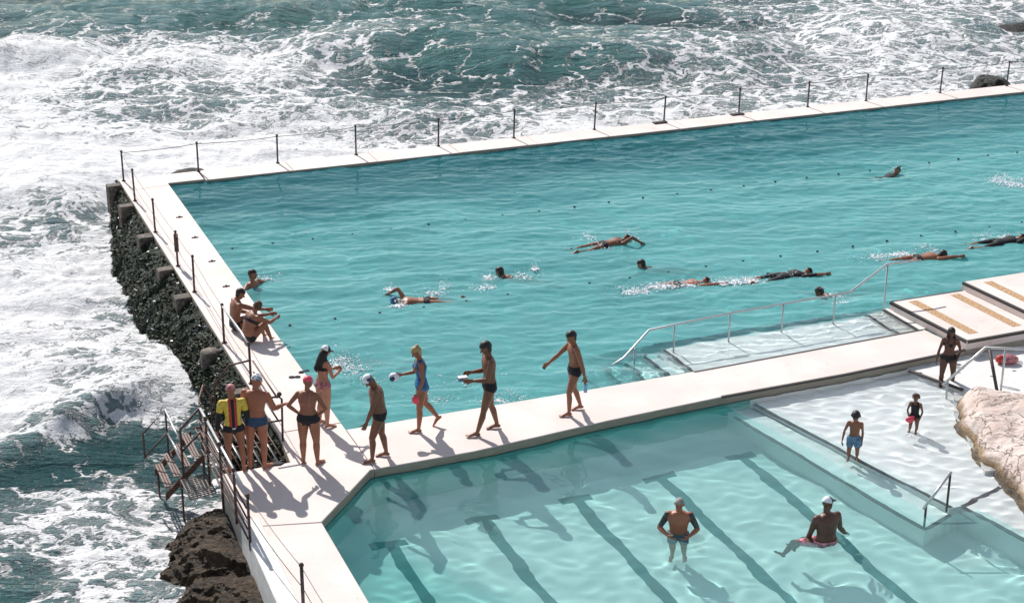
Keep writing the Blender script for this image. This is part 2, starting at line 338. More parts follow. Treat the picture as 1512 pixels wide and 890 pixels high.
tag(b.build('shelf_nosing', M['trim']), kind='structure')
M['lining'] = floor_mat('turquoise_pool_lining', (.16, .44, .42), (.22, .52, .49))
def lining(pts, z0, z1, w=.02, m='lining'):
    for p, q in zip(pts, pts[1:]):
        p = ST(*p); q = ST(*q); d = (q-p).normalized(); n = Vector((-d.y, d.x, 0))*w; b = MB(); b.prism([tuple(p.xy), tuple(q.xy), tuple((q+n).xy), tuple((p+n).xy)], z0, z1); tag(b.build('pool_lining', M[m]), kind='structure')
lining([(50, 15.97), (.003, 15.97), (.003, 0)], -2, -.085, -.0001+.02)
lining([(0, .0), (6.9, .02)], -2, -.085)
lining([(12.5, -1.045), (9.6, -1.225), (7.5, -1.255)], -2, -.17, .018, 'ledge')
lining([(7.5, -1.255), (6.9, -1.265), (4.48, -1.425), (1.8, -1.695), (-.075, -1.705), (-1.36, -3.16), (-1.395, -6.0), (-1.42, -14)], -2, -.17, .018)
# ------------------------------------------------------------------ water meshes
def waves(X, Y, n, l0, l1, steep, dirc, spread, rng, p=1.):
    Z = np.zeros_like(X)
    for i in range(n):
        l = math.exp(rng.uniform(math.log(l0), math.log(l1))); a = dirc+rng.normal()*spread; kx = 2*math.pi/l
        ph = (X*math.cos(a)+Y*math.sin(a))*kx+rng.uniform(0, 6.28)
        Z += steep*l/(2*math.pi)*np.sin(ph)*rng.uniform(.4, 1)/math.sqrt(n)*(l/l1)**(p-1)
    return Z
def water_sheet(name, s0, s1, t0, t1, z, ds, m, hfun, depth_shade):
    s = np.arange(s0, s1, ds); t = np.arange(t0, t1, ds); S, T = np.meshgrid(s, t)
    X = O[0]+A[0]*S+B[0]*T; Y = O[1]+A[1]*S+B[1]*T; Zz = z+hfun(X, Y, S, T)
    o = grid_mesh(name, np.stack([X, Y, Zz], -1), m, attrs={'depth_shade': depth_shade(S, T)})
    o.cycles.is_caustics_caster = True; o.cycles.is_caustics_receiver = False; return tag(o, kind='structure')
rw = np.random.RandomState(5)
def h_big(X, Y, S, T):
    patch = .35+1.1*fbm(X*.16+3, Y*.22, 3, 40)
    wx = X+.5*fbm(X*.5, Y*.5, 3, 9); wy = Y+.5*fbm(X*.5+9, Y*.5, 3, 19)
    h = waves(wx, wy, 26, .5, 2.2, .15, R(100), .33, rw)+waves(wx, wy, 22, .25, .7, .11, R(95), .55, rw)+waves(X, Y, 10, .35, 1.6, .06, R(200), 1.2, rw)
    h = h+waves(wx, wy, 24, .2, .42, .12, R(100), .5, rw)
    c = np.abs(fbm(wx*1.3, wy*3.4, 3, 60)-.5)*2      # ridged crests, stretched across the wind
    h = h+.024*(1-c)**6
    return h*patch
def d_big(S, T):
    d = 2.3+.9*np.clip((T-9)/6, 0, 1)+.5*fbm(S*.35, T*.5, 3, 77)
    inl = (S > 6.9) & (S < 12.4) & (T < 1.65); d = np.where(inl, .12, d)
    stp_ = (S > 4.9) & (S <= 6.9) & (T < 1.6); d = np.where(stp_, .3+(6.9-S)*.75, d)
    return d
water_sheet('pool_water', -.3, 50.3, -.3, 16.3, Z_POOL, .047, M['pool_water'], h_big, d_big)
rk = np.random.RandomState(15)
def h_kid(X, Y, S, T):
    wx = X+.8*fbm(X*.4, Y*.4, 3, 39); wy = Y+.8*fbm(X*.4+9, Y*.4, 3, 29)
    sh = np.clip((S-7.3-.17*(-T-1.2))*1.2, 0, 1)
    rp = 0
    for (px, py, a_) in ((1003, 790, .005), (1219, 795, .006), (1258, 684, .003), (1347, 644, .003)):
        c = at(px, py, Z_KID); rr = np.hypot(X-c.x, (Y-c.y)); rp = rp+a_*np.cos(rr*2*math.pi/.34+1.1)*np.exp(-rr/.55)*(rr > .05)
    return rp+waves(wx, wy, 16, .7, 2.2, .075, R(120), .9, rk)*(1-.4*sh)+waves(wx, wy, 26, .22+.0, .75, .07, R(80), 1.4, rk)*(.6+3.0*sh)
def kid_depth_shade(S, T):
    line = 7.55-(T+1.15)*.2; sh = (S > line) & ((T > -6.1) | (S > line+.2)); d = np.where(sh, .22, 2.0+1.7*np.clip(1-(np.minimum(-1.3-T, S+1.3+.35*(T+3))+.5*(fbm(S*.8, T*.8, 3, 5)-.5))/1.5, 0, 1))  # value raised along near and left walls paints in their shade; floor stays flat
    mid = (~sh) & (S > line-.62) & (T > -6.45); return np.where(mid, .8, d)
water_sheet('paddling_pool_water', -2.2, 16, -14.1, -1.0, Z_KID, .04, M['kid_water'], h_kid, kid_depth_shade)
# ------------------------------------------------------------------ sea
FO = []
def row(y, x0, dx, vals):
    for i, v in enumerate(vals): FO.append((x0+i*dx, y, v))
row(-120, -300, 200, [.02]*12); row(-50, -100, 150, [.03]*12)
row(0, 0, 100, [.05, .05, .05, .05, .03, .05, .03, .08, .05, .1, .1, .25, .6, .8, .75, .75])
row(25, 0, 100, [.05, .1, .05, .05, .05, .05, .22, .35, .15, .25, .35, .4, .75, .65, .6, .65])
row(50, 0, 100, [.5, .15, .08, .05, .1, .3, .8, .2, .35, .35, .45, .5, .7, .5, .2, .2])
row(75, 0, 100, [.85, .85, 1.1, 1.1, .7, 1.1, .35, .12, .25, .45, .55, .65, .7, .95, .9, .85])
row(100, 0, 100, [1.1, 1.05, 1.05, 1.15, 1.2, .25, .12, .12, .3, .08, .95, .35, .6, .7, .7, .65])
row(125, 0, 100, [.8, .9, .15, .3, .8, .35, .35, .3, .3, .12, .4, .5, .6, .7, .65, .75])
row(150, 0, 100, [.65, .6, .3, .5, .6, .5, .25, .4, .6, .85, .9, .8, .8, .85])
row(180, 0, 100, [.85, .9, .9, .85, .8, .7, .8, .75, 1, 1])
row(215, 0, 100, [.95, .9, .95, 1, 1.1, 1.1]); row(245, 0, 60, [1, .95, 1.05, 1.1, 1.1])
row(285, -50, 60, [.95, .95, .9, .95]); row(328, -50, 50, [.8, .75, .3, .25, .45]); row(370, -50, 60, [.8, .65, .9, .85])
row(420, -50, 60, [.95, .95, .9, .95]); row(480, -50, 70, [.95, .95, .8, .65, .75]); row(540, -50, 70, [.95, .9, .7, .65, .85])
row(600, -50, 70, [.95, .95, .9, .8, .85]); row(640, -50, 70, [.95, .95, .8, .25, .2, .4]); row(665, -50, 60, [.8, .6, .2, .12, .2, .3]); row(700, -50, 60, [.15, .10, .08, .2, .35, .45])
row(750, -50, 60, [.45, .4, .55, .6, .8, .5]); row(800, -50, 60, [.4, .5, .6, .6, .8, .6]); row(850, -50, 60, [.45, .4, .5, .65, .8, .8]); row(900, -50, 60, [.3, .25, .4, .5, .6, .7]); row(1000, -200, 150, [.4]*4)
FW_ = np.array([[*at(x, y, Z_SEA)[:2], v] for x, y, v in FO if y > -300])
def sea():
    nx, ny = 1150, 900
    v = np.linspace(-1, 1, nx); u = .50*v+.9*np.sign(v)*np.abs(v)**7
    e = np.linspace(0, 1, ny); y = 11*np.exp(e*2.1+1.6*e**8); U, Yg = np.meshgrid(u, y); X = U*Yg; Y = Yg
    near = Y < 130
    # foam coverage: inverse distance weighting of the observed patches (y squeezed as patches are elongated)
    cov = np.zeros(X.size); wsum = np.zeros(X.size); xs = X.ravel(); ys = Y.ravel()
    wx = xs+1.6*(fbm(xs*.35, ys*.35, 4, 3)-.5)*2; wy = ys+1.3*(fbm(xs*.35+40, ys*.35, 4, 7)-.5)*2
    for px, py, c in FW_:
        sc_ = max(1., py/28); d2 = ((wx-px)/(1.15*sc_))**2+((wy-py)/(.85*sc_**2))**2
        w = np.exp(-d2*.9)+1e-4/(1+d2); cov += w*c; wsum += w
    cov = (cov/wsum).reshape(X.shape); cov = np.where(Y > 75, cov*np.clip((110-Y)/35, .1, 1), cov)
    Z = np.full_like(X, Z_SEA); r = np.random.RandomState(3)
    wxx = X+1.5*fbm(X*.2, Y*.2, 3, 50); wyy = Y+1.8*fbm(X*.2+5, Y*.2, 3, 55)
    sw = waves(wxx, wyy, 14, 4, 11, .22, R(80), .28, r)+waves(wxx, wyy, 26, .9, 3.5, .34, R(85), .5, r)+waves(wxx, wyy, 26, .35, 1.1, .26, R(85), .8, r)
    Z += sw*np.clip((Y-5)/20, .3, 1)*.8
    chop = fbm(X*1.3, Y*1.5, 5, 91)-.5; Z += cov*chop*.20
    bil = np.abs(fbm(X*2.2, Y*2.6, 4, 95)-.5); Z += (.12-bil)*cov*.22
    # breaking waves: ridges along polylines, steep on the side facing the camera
    def ridge(pts, hgt, wf, wb):
        nonlocal Z
        P = [at(a, b_, Z_SEA) for a, b_ in pts]; px_ = np.array([p.x for p in P]); py_ = np.array([p.y for p in P])
        yr = np.interp(X, px_, py_)+(fbm(X*.5, Y*.15, 4, 33)-.5)*wf*1.6; al = np.clip((X-px_[0])/(px_[-1]-px_[0]), 0, 1)
        dd = Y-yr; prof = np.where(dd > 0, np.exp(-(dd/wb)**2), np.exp(-(dd/wf)**2))
        Z += hgt*prof*np.sin(np.pi*al)**.7*(.85+.3*fbm(X*.3, Y*.05, 3, 35))
    ridge([(-120, 690), (-20, 668), (60, 645), (170, 600), (260, 572), (340, 550)], .38, .7, 2.2)
    ridge([(120, 112), (200, 106), (290, 100), (360, 106)], .45, 1.3, 4)
    ridge([(340, 98), (450, 90), (560, 84), (660, 78), (800, 74)], .75, 2.4, 5)
    ridge([(620, 106), (760, 102), (880, 96), (970, 96), (1060, 102), (1190, 92)], .95, 1.8, 4.5)
    ridge([(-50, 90), (60, 85), (160, 88)], .8, 2, 4)
    ridge([(1180, 55), (1300, 60), (1500, 62)], .7, 2.5, 4)
    ridge([(-60, 300), (40, 298), (160, 300)], .55, 1.0, 2.5)
    ridge([(0, 30), (300, 25), (700, 10), (1100, 5)], .7, 3, 6)
    S = (X-O[0])*A[0]+(Y-O[1])*A[1]; T = (X-O[0])*B[0]+(Y-O[1])*B[1]
    # the swell stays below the deck beside the walls
    nearwall = np.clip(1-np.maximum(np.maximum(-1.2-S, T-16.9), 0)/2.0, 0, 1)*((S > -4) & (T < 20)); Z = Z*(1-nearwall)+np.minimum(Z, Z_SEA+.25)*nearwall
    keep = ~((S > -.9) & (T < 16.6)) & ~((S > -2.4) & (T < -1.2))
    return tag(grid_mesh('sea', np.stack([X, Y, Z], -1), M['sea'], keep, {'foam': cov, 'swell': Z-Z_SEA}), kind='structure')
sea()
b = MB(); q = 6000; b.add([(-q, 200, Z_SEA-.9), (q, 200, Z_SEA-.9), (q, q, Z_SEA-.9), (-q, q, Z_SEA-.9), (-q, -300, Z_SEA-.9), (-20, -300, Z_SEA-.9), (-20, 200, Z_SEA-.9)], [(0, 1, 2, 3), (4, 5, 6, 0)])
b.add([(-q, -300, Z_SEA-1.8), (q, -300, Z_SEA-1.8), (q, 210, Z_SEA-1.8), (-q, 210, Z_SEA-1.8)], [(0, 1, 2, 3)])
tag(b.build('sea', M['sea']), kind='structure')
# ------------------------------------------------------------------ rocks and seaweed wall
def skirt(name, m, tpts, top, topz, mid, midz, base, basez, nt, nv, amp, fr, seed, label, cat, ridged=True):
    tt = np.linspace(0, 1, nt); vv = np.linspace(0, 1, nv); Vv, Tt = np.meshgrid(vv, tt)
    ks = np.linspace(0, 1, len(tpts)); f = lambda a: np.interp(Tt, ks, a)
    t = f(tpts); c0s, c1s, c2s = f(top), f(mid), f(base); c0z, c1z, c2z = f(topz), f(midz), f(basez)
    q0 = (1-Vv)**2; q1 = 2*Vv*(1-Vv); q2 = Vv**2
    s = c0s*q0+c1s*q1+c2s*q2; z = c0z*q0+c1z*q1+c2z*q2
    nz = fbm(t*fr+s*fr*.7, z*fr*1.2-s*fr, 5, seed)-.5; nz2 = np.abs(fbm(t*fr*2.5, z*fr*2.5+s*2, 4, seed+9)-.5)
    env = np.clip(Vv*8, 0, 1); d = (nz*amp*2-nz2*amp*1.2)*env
    s2 = s-d*.8; z2 = z+d*.6; t2 = t+(fbm(t*fr*2+9, z*fr*2, 3, seed+5)-.5)*amp*env
    X = O[0]+A[0]*s2+B[0]*t2; Y = O[1]+A[1]*s2+B[1]*t2
    # close the body on its hidden side
    P = np.stack([X, Y, z2], -1); inner = P[:, -1:].copy(); inner[..., 0] += A[0]*1.0; inner[..., 1] += A[1]*1.0; inner[..., 2] -= .5
    P = np.concatenate([P, inner], 1)
    o = grid_mesh(name, P, m); return tag(o, label, cat)
wall = skirt('sea_wall', M['algae'], [-1.3, 0, 2, 4.3, 6.6, 9.6, 13, 16.2, 17.2], [-1.16]*9, [-.10]*9, [-1.5, -1.6, -1.7, -1.8, -1.9, -2.0, -1.9, -1.5, -1.2], [-.42]*9,
      [-1.75, -1.75, -1.75, -1.8, -2.0, -2.25, -2.15, -1.6, -1.1], [-1.55]*9, 900, 90, .13, 2.2, 21, 'long sloping sea wall covered in dark green seaweed below the left deck', 'sea wall')
# seaweed tufts and wet shells over the wall: many small leaf faces in one mesh part
def tufts():
    b = MB(); me = wall.data; n = 900*91; co = np.empty(len(me.vertices)*3, np.float32); me.vertices.foreach_get('co', co); co = co.reshape(-1, 3); r = np.random.RandomState(8)
    ids = r.randint(0, len(co), 16000)
    for i in ids:
        p = co[i]
        if i % 91 > 82: continue
        s, t = to_st(p); 
        if t < 1.2 and r.rand() < .5: continue
        L = r.uniform(.03, .085); a = r.uniform(0, 6.28); d = Vector((-A[0]*.6+r.normal()*.5, -A[1]*.6+r.normal()*.5, r.normal()*.5-.1)).normalized(); w = Vector((math.cos(a), math.sin(a), r.normal()*.3)).normalized()*L*.45
        p = Vector(p.tolist()); mi = 0 if r.rand() < .72 else (1 if r.rand() < .93 else 2)
        b.add([p-w, p+w, p+d*L+w*.6, p+d*L*1.1-w*.4], [(0, 1, 2, 3)], mi)
    o = b.build('seaweed', [M['weed1'], M['weed2'], M['foam']], wall); o['kind'] = 'stuff'
M['weed1'] = simple('dark_seaweed', (.013, .020, .007), .8, var=.6, sc_=3); M['weed2'] = simple('pale_seaweed', (.060, .075, .036), .7, var=.5, sc_=3)
tufts()
for i, (s, t) in enumerate([(-1.15, 16.57), (-1.18, 14.7), (-1.19, 12.13), (-1.16, 9.66), (-1.12, 7.78), (-1.18, 4.72), (-1.16, 2.42)]):
    b = MB(); w = random.uniform(.30, .36)
    if i == 5:
        c = ST(-1.38, t, -.28); b.tube([c+Vector((0, 0, -.28)), c+Vector((0, 0, .16))], .22, 18)
    else: b.prism(stp((-1.152, t-w/2), (-1.152, t+w/2), (-1.52, t+w/2-.03), (-1.50, t-w/2)), -.8-.06*(i % 2), -.03, 0, .02)
    b.build('buttress', M['stub'] if 'stub' in M else M.setdefault('stub', rock_mat('stained_concrete', (.07, .06, .05), (.16, .13, .11), (.30, .27, .24), 3, .5, .02, .8)), wall)
rockL = skirt('rock', M['rock'], [-14, -9, -7, -5, -3.6, -2.4, -1.4, -.7, -.35], [-2.9, -2.65, -2.58, -2.52, -2.45, -2.4, -2.42, -2.46, -2.5], [-.75, -.7, -.6, -.5, -.45, -.5, -.5, -.75, -1.3],
      [-3.9, -3.7, -3.7, -3.75, -3.75, -3.75, -3.6, -3.2, -2.8], [-.55, -.6, -.5, -.45, -.35, -.3, -.35, -.7, -1.3], [-4.0, -3.8, -3.75, -3.8, -3.8, -3.85, -3.75, -3.4, -2.95], [-1.7]*9,
      900, 200, .30, 1.7, 71, 'rugged brown rock below the stairs at the corner of the deck', 'rock')
# pale sandstone boulder on the right (height field with real thickness)
def boulder(name, m, poly, z0, hgt, amp, fr, seed, label, cat, edge=.5, ds=.035):
    P = [to_st(at(x, y, z0)) for x, y in poly]; ss = [p[0] for p in P]; tt = [p[1] for p in P]
    S, T = np.meshgrid(np.arange(min(ss)-.2, max(ss)+.2, ds), np.arange(min(tt)-.2, max(tt)+.2, ds))
    d = np.full(S.shape, 1e9); ins = np.zeros(S.shape, bool); n = len(P)
    for i in range(n):
        (x0, y0), (x1, y1) = P[i], P[(i+1) % n]; dx, dy = x1-x0, y1-y0; k = np.clip(((S-x0)*dx+(T-y0)*dy)/(dx*dx+dy*dy+1e-9), 0, 1)
        d = np.minimum(d, np.hypot(S-x0-k*dx, T-y0-k*dy)); c = ((y0 > T) != (y1 > T)) & (S < (x1-x0)*(T-y0)/(y1-y0+1e-12)+x0); ins ^= c
    sd = np.where(ins, d, -d)+(fbm(S*1.5, T*1.5, 4, seed)-.5)*.35
    h = z0-.25+(hgt+.25)*np.clip((sd+.05)/edge, 0, 1)**.45; n1 = fbm(S*fr, T*fr, 5, seed+3)-.5; lay = np.abs(fbm(S*fr*.8+T*.4, T*fr*2.2, 4, seed+6)-.5)
    h = h+(n1*amp*2-np.clip(.06-lay, 0, 1)*amp*4)*np.clip(sd/.2, 0, 1)
    X = O[0]+A[0]*S+B[0]*T; Y = O[1]+A[1]*S+B[1]*T; keep = sd > -.1
    return tag(grid_mesh(name, np.stack([X, Y, h], -1), m, keep), label, cat)
# dry concrete apron behind the shelf
b = MB(); b.prism(stp((11.05, -1.0), (11.5, -2.4), (11.0, -3.1), (10.0, -5.4), (10, -10), (22, -10), (22, -1.0)), -1, -.138, 0, .0); tag(b.build('apron', M['white_step']), kind='structure')
b = MB(); b.prism(stp((11.3, -2.35), (10.75, -3.1), (9.8, -5.3), (10.2, -5.4), (11.1, -3.0), (11.6, -2.4)), -1, -.21); tag(b.build('apron', M['white_step']), kind='structure')
boulder('boulder', M['sandstone'], [(1410, 590), (1425, 582), (1600, 600), (1750, 700), (1700, 860), (1560, 800), (1512, 742), (1485, 718), (1462, 690), (1437, 650), (1415, 625)], -.15, .36, .10, 1.0, 51,
        'large pale pink sandstone boulder at the edge of the shallow water', 'boulder', edge=.45)
M['darkrock'] = rock_mat('wet_dark_rock', (.008, .007, .006), (.02, .017, .012), (.05, .04, .03), 3, 1., .06, .4)
boulder('rock', M['darkrock'], [(1432, 124), (1445, 117), (1475, 116), (1492, 124), (1485, 131), (1450, 133), (1433, 131)], -.15, .22, .12, 2.2, 61, 'small dark wet rock against the outer edge of the far walkway', 'rock', .3)
boulder('rock', M['darkrock'], [(1455, 42), (1480, 36), (1540, 34), (1560, 44), (1500, 50)], -1.0, .22, .12, 1.2, 63, 'low black rock awash in the surf far out', 'rock', .8, .08)
boulder('rock', M['darkrock'], [(250, 255), (275, 249), (300, 248), (316, 250), (300, 254), (262, 258)], -.12, .10, .04, 2.5, 66, 'flat dark rock at the foot of the second far fence post', 'rock', .3)
# ------------------------------------------------------------------ fences
def post(bs, h, parent, m, r=.022, lean=(0, 0)):
    b = MB(); bs = Vector(bs); tp = bs+Vector((lean[0], lean[1], h)); b.tube([bs+Vector((0, 0, -.05)), tp], r, 8); b.ball(tp, r*1.5); b.tube([bs+Vector((0, 0, -.02)), bs+Vector((0, 0, .02))], r*2.2, 8)
    return b.build('post', m, parent), tp
def sag(p, q, d, n=8): return [p.lerp(q, i/n)-Vector((0, 0, d*4*(i/n)*(1-i/n))) for i in range(n+1)]
f1 = tag(empty('fence', ST(0, 16.9, 0)), 'long wire fence of dark posts along the far walkway against the surf', 'fence')
def rel(p, par): return Vector(p)-par.location
tops = []
backpx = [(183, 268), (292, 252), (410, 241), (525, 228), (646, 215), (757, 203), (875, 190), (979, 180), (1087, 167), (1190, 157), (1281, 150), (1387, 137), (1472, 122)]
for i, (x, y) in enumerate(backpx):
    p = at(x, y, 0); s, t = to_st(p); p = ST(s, 16.84 if i else 16.7, 0)
    hh = .80+random.uniform(-.03, .03); o, tp = post(rel(p, f1), hh, f1, M['darkpost'], .024, (random.uniform(0, .035), 0)); tops.append(tp)
for k in range(1, 4):
    p = ST(29.6+2.4*(k-1), 16.84, 0); o, tp = post(rel(p, f1), .8, f1, M['darkpost'], .024); tops.append(tp)
b = MB()
for p, q_ in zip(tops, tops[1:]): b.tube(sag(p-Vector((0, 0, .03)), q_-Vector((0, 0, .03)), .03), .009, 5)
b.build('wire', M['wire'], f1)
f2 = tag(empty('fence', ST(-1.1, 8, 0)), 'rusty wire fence with short posts along the left deck above the seaweed', 'fence')
tops = [rel(ST(-1.06, 16.6, .8), f2)]
for i, (s, t) in enumerate([(-1.08, 14.85), (-1.07, 12.19), (-1.05, 9.61), (-1.05, 7.84), (-1.1, 4.76), (-1.08, 2.59)]):
    o, tp = post(rel(ST(s, t), f2), .82, f2, M['rust'], .024, (random.uniform(-.01, .02), 0)); tops.append(tp)
    if i == 2:
        b = MB(); b.box(rel(ST(s, t, .56), f2), .1, .05, .42, (1, .2)); b.build('sign_plate', M['rust'], f2)
b = MB()
for dz in (.03, .38):
    for p, q_ in zip(tops, tops[1:]): b.tube(sag(p-Vector((0, 0, dz)), q_-Vector((0, 0, dz)), .04), .006, 5)
b.tube(sag(tops[-1]-Vector((0, 0, .03)), rel(ST(-1.16, -.1, .9), f2), .05), .006, 5)
b.build('wire', M['wire'], f2)
# bright steel tube behind the seated pair
hr = tag(empty('handrail', ST(-1.05, 4.7, 0)), 'single pale steel rail sloping down past the seated pair', 'handrail')
b = MB(); b.tube([rel(ST(-1.1, 4.76, .80), hr), rel(ST(-1.06, 3.3, .78), hr), rel(ST(-1.06, 2.62, .74), hr)], .02); b.build('rail', M['steel'], hr)
# ------------------------------------------------------------------ pool handrails
hp = tag(empty('handrail', ST(9, 1.4, -.26)), 'long steel handrail on six posts running through the big pool beside the submerged ledge', 'handrail')
rp = [ST(5.2, .98, -.30), ST(6.0, 1.1, .0), ST(6.64, 1.30, .42), ST(8.5, 1.38, .48), ST(11.35, 1.42, .52), ST(12.34, 1.62, .93), ST(12.85, 1.60, .95), ST(13.2, 1.60, .92)]
b = MB(); b.tube([rel(p, hp) for p in rp], .022); b.build('rail', M['steel'], hp)
for s, t, z0, z1 in [(6.25, 1.13, -.7, .16), (7.22, 1.33, -.30, .44), (8.5, 1.38, -.26, .47), (9.74, 1.39, -.26, .49), (11.0, 1.42, -.26, .51), (12.36, 1.6, -1.6, .92)]:
    b = MB(); b.tube([rel(ST(s, t, z0), hp), rel(ST(s, t, z1), hp)], .019); b.build('post', M['steel'], hp)
h2 = tag(empty('handrail', ST(11, -2.9, -.3)), 'white tube handrail going down into the shallows beside the sandstone boulder', 'handrail')
p0 = at(1398, 598, -.3); p1 = at(1398, 640, -.3)
a_lo = at(1392, 568, .05); a_hi = at(1455, 513, .75); a_end = at(1530, 516, .75)
b = MB(); b.tube([rel(a_lo, h2), rel(a_hi, h2), rel(a_end, h2), rel(at(1600, 516, .75), h2)], .026); b.build('rail', M['steel'], h2)
def vpost(px, top, bz, par, r=.022, m='steel', foot=None):
    b = MB(); b.tube([rel(top, par), rel(foot if foot is not None else Vector((top.x, top.y, bz)), par)], r); b.build('post', M[m], par)
vpost(0, a_lo.lerp(a_hi, .12), -.5, h2); vpost(0, at(1485, 514, .75), -.12, h2)
b = MB(); tp_ = at(1461, 516, .73); ft = Vector((tp_.x+.12, tp_.y-.55, -.1)); b.tube([rel(tp_, h2), rel(ft, h2)], .035, 6); b.build('brace', M['darkpost'], h2)
h3 = tag(empty('handrail', ST(8.3, -6.3, -.36)), 'short white handrail at the corner of the submerged steps', 'handrail')
c1 = ST(8.42, -6.12, -.4); c2 = ST(7.85, -6.32, -.62)
b = MB(); b.tube([rel(Vector((c1.x, c1.y, -.4)), h3), rel(Vector((c1.x, c1.y, .42)), h3)], .02); b.build('post', M['darkpost'], h3)
b = MB(); b.tube([rel(Vector((c2.x, c2.y, -.62)), h3), rel(Vector((c2.x, c2.y, .06)), h3)], .02); b.build('post', M['darkpost'], h3)
t1_ = Vector((c1.x, c1.y, .44)); t2_ = Vector((c2.x, c2.y, .06)); b = MB(); b.tube([rel(t1_+(t1_-t2_)*.02, h3), rel(t2_+(t2_-t1_)*.12, h3)], .024); b.build('rail', M['steel'], h3)
# ------------------------------------------------------------------ sea stairs at the corner
sr = tag(empty('sea_stairs', ST(-2, 0, 0)), 'rusty steel stairs and barred landing going down to the sea at the deck corner', 'stairs')
L = lambda s, t, z: rel(ST(s, t, z), sr)
b = MB()
for i in range(13):
    s = -1.32-i*.095; b.tube([L(s, -.88, -.03), L(s, 1.15, -.05)], .013, 5)
for t in (-.88, .1, 1.15): b.tube([L(-1.28, t, -.05), L(-2.5, t, -.05)], .02, 6)
b.build('landing', M['rust'], sr)
b = MB()
for i in range(13):
    if i % 3 == 1: s = -1.345-i*.095; b.tube([L(s, -.86, -.012), L(s, 1.1, -.03)], .010, 5)
b.build('bright_bars', M['steel'], sr)
for t in (.0, 1.0):
    b = MB(); v = [L(-2.56, t, -.02), L(-3.25, t, -.66), L(-3.25, t, -.80), L(-2.56, t, -.16)]; w = Vector((B[0], B[1], 0))*.05
    b.add([p for p in v]+[p+w for p in v], [(0, 1, 2, 3), (7, 6, 5, 4), (0, 4, 5, 1), (1, 5, 6, 2), (2, 6, 7, 3), (3, 7, 4, 0)]); b.build('stringer', M['rust'], sr)
for i in range(4):
    s = -2.62-i*.17; z = -.08-.16*i; b = MB()
    for k in range(3): b.box(L(s-k*.048, .525, z), .034, .93, .022, tuple(A))
    b.build('tread', M['rust'], sr)
b = MB()
def perf(p00, p10, p01, nx, ny):
    ex = (p10-p00)/nx; ey = (p01-p00)/ny
    for i in range(nx+1): b.tube([p00+ex*i, p00+ex*i+ey*ny], .014, 4)
    for j in range(ny+1): b.tube([p00+ey*j, p00+ey*j+ex*nx], .014, 4)
perf(L(-2.54, -.10, -.36), L(-2.98, -.10, -.40), L(-2.54, -.85, -.36), 7, 11); b.build('grate', M.setdefault('grate', simple('grey_grating', (.16, .14, .13), .6, .3)), sr)
b = MB(); b.tube([L(-2.98, -.08, -.40), L(-2.98, -.08, -1.5)], .02); b.build('leg', M['rust'], sr); b = MB(); b.tube([L(-3.2, 1.0, -.7), L(-3.2, 1.0, -1.6)], .02); b.build('leg', M['rust'], sr)
# landing railing parallel to the deck edge (three rails)
b = MB()
for z in (.86,): b.tube([L(-2.56, -3.5, z), L(-2.56, .0, z)], .024)
b.build('rail', M['steel'], sr)
for z in (.62, .44, .26, .08):
    b = MB(); b.tube([L(-2.58, -3.4, z), L(-2.58, -.02, z)], .016); b.build('rail', M['rust'], sr)
for t in (-.55, -1.6, -2.6, -3.52):
    b = MB(); b.tube([L(-2.58, t, -.35 if t > -2 else -.05), L(-2.58, t, .9)], .022); b.ball(L(-2.58, t, .9), .035); b.build('post', M['rust'], sr)
# descending stair rails
b = MB(); b.tube([L(-2.56, .0, .86), L(-2.92, .0, .50), L(-2.92, .0, -.36)], .022); b.build('rail', M['rust'], sr)
b = MB(); b.tube([L(-2.56, .0, .42), L(-2.92, .0, .08)], .018); b.build('rail', M['rust'], sr)
b = MB(); b.tube([L(-2.56, .0, .9), L(-2.56, .0, -.7)], .024); b.build('post', M['rust'], sr)
b = MB(); b.tube([L(-2.98, 1.02, -.45), L(-2.98, 1.02, .46), L(-3.40, 1.02, .06), L(-3.40, 1.02, -.42)], .020); b.build('rail', M['rust'], sr)
b = MB(); b.tube([L(-2.98, 1.02, .0), L(-3.40, 1.02, -.40)], .017); b.build('rail', M['rust'], sr)
b = MB(); b.tube([L(-2.98, 1.02, .46), L(-2.95, .40, .34), L(-2.92, .0, .30)], .018); b.tube([L(-2.98, 1.02, .02), L(-2.92, .0, -.06)], .016); b.build('rail', M['steel'], sr)
b = MB(); b.tube([L(-2.56, .0, .86), L(-2.45, .62, .74), L(-2.30, .95, .84), L(-2.15, 1.1, .5), L(-2.15, 1.1, -.1)], .018); b.build('rail', M['rust'], sr)
b = MB(); b.tube([L(-1.25, 1.7, .86), L(-1.65, 1.75, .80), L(-1.95, 1.75, .45), L(-1.95, 1.75, -.4)], .02); b.build('rail', M['rust'], sr)
# gate rails beside the man in blue trunks
b = MB(); b.tube([L(-1.6, -.05, .86), L(-1.2, -.05, .86), L(-1.14, -.05, .80), L(-1.16, -.05, -.02)], .02); b.ball(L(-1.18, -.05, .9), .045); b.build('gate_rail', M['darkpost'], sr)
b = MB(); b.tube([L(-1.6, -.05, .40), L(-1.16, -.05, .40)], .018); b.build('gate_rail', M['darkpost'], sr)
b = MB()
for z in (.84, .62, .4): b.tube([L(-1.22, -.05, z), L(-1.22, 1.7, z)], .017)
b.build('gate_rail', M['rust'], sr)
f3 = tag(empty('fence', ST(-2.4, -8, 0)), 'thin wire fence along the near deck edge at the bottom of the view', 'fence')
o, tpa = post(rel(ST(-2.34, -5.72), f3), .82, f3, M['darkpost'], .026); tps = [rel(ST(-2.56, -3.52, .9), f3), tpa]
for t in (-8.2, -10.6, -13): o, tp = post(rel(ST(-2.2-t*.0-.02*(-t-5), t), f3), .82, f3, M['darkpost'], .026); tps.append(tp)
b = MB()
for dz in (.03, .36):
    for p, q_ in zip(tps, tps[1:]): b.tube(sag(p-Vector((0, 0, dz)), q_-Vector((0, 0, dz)), .04), .006, 5)
b.build('wire', M['wire'], f3)
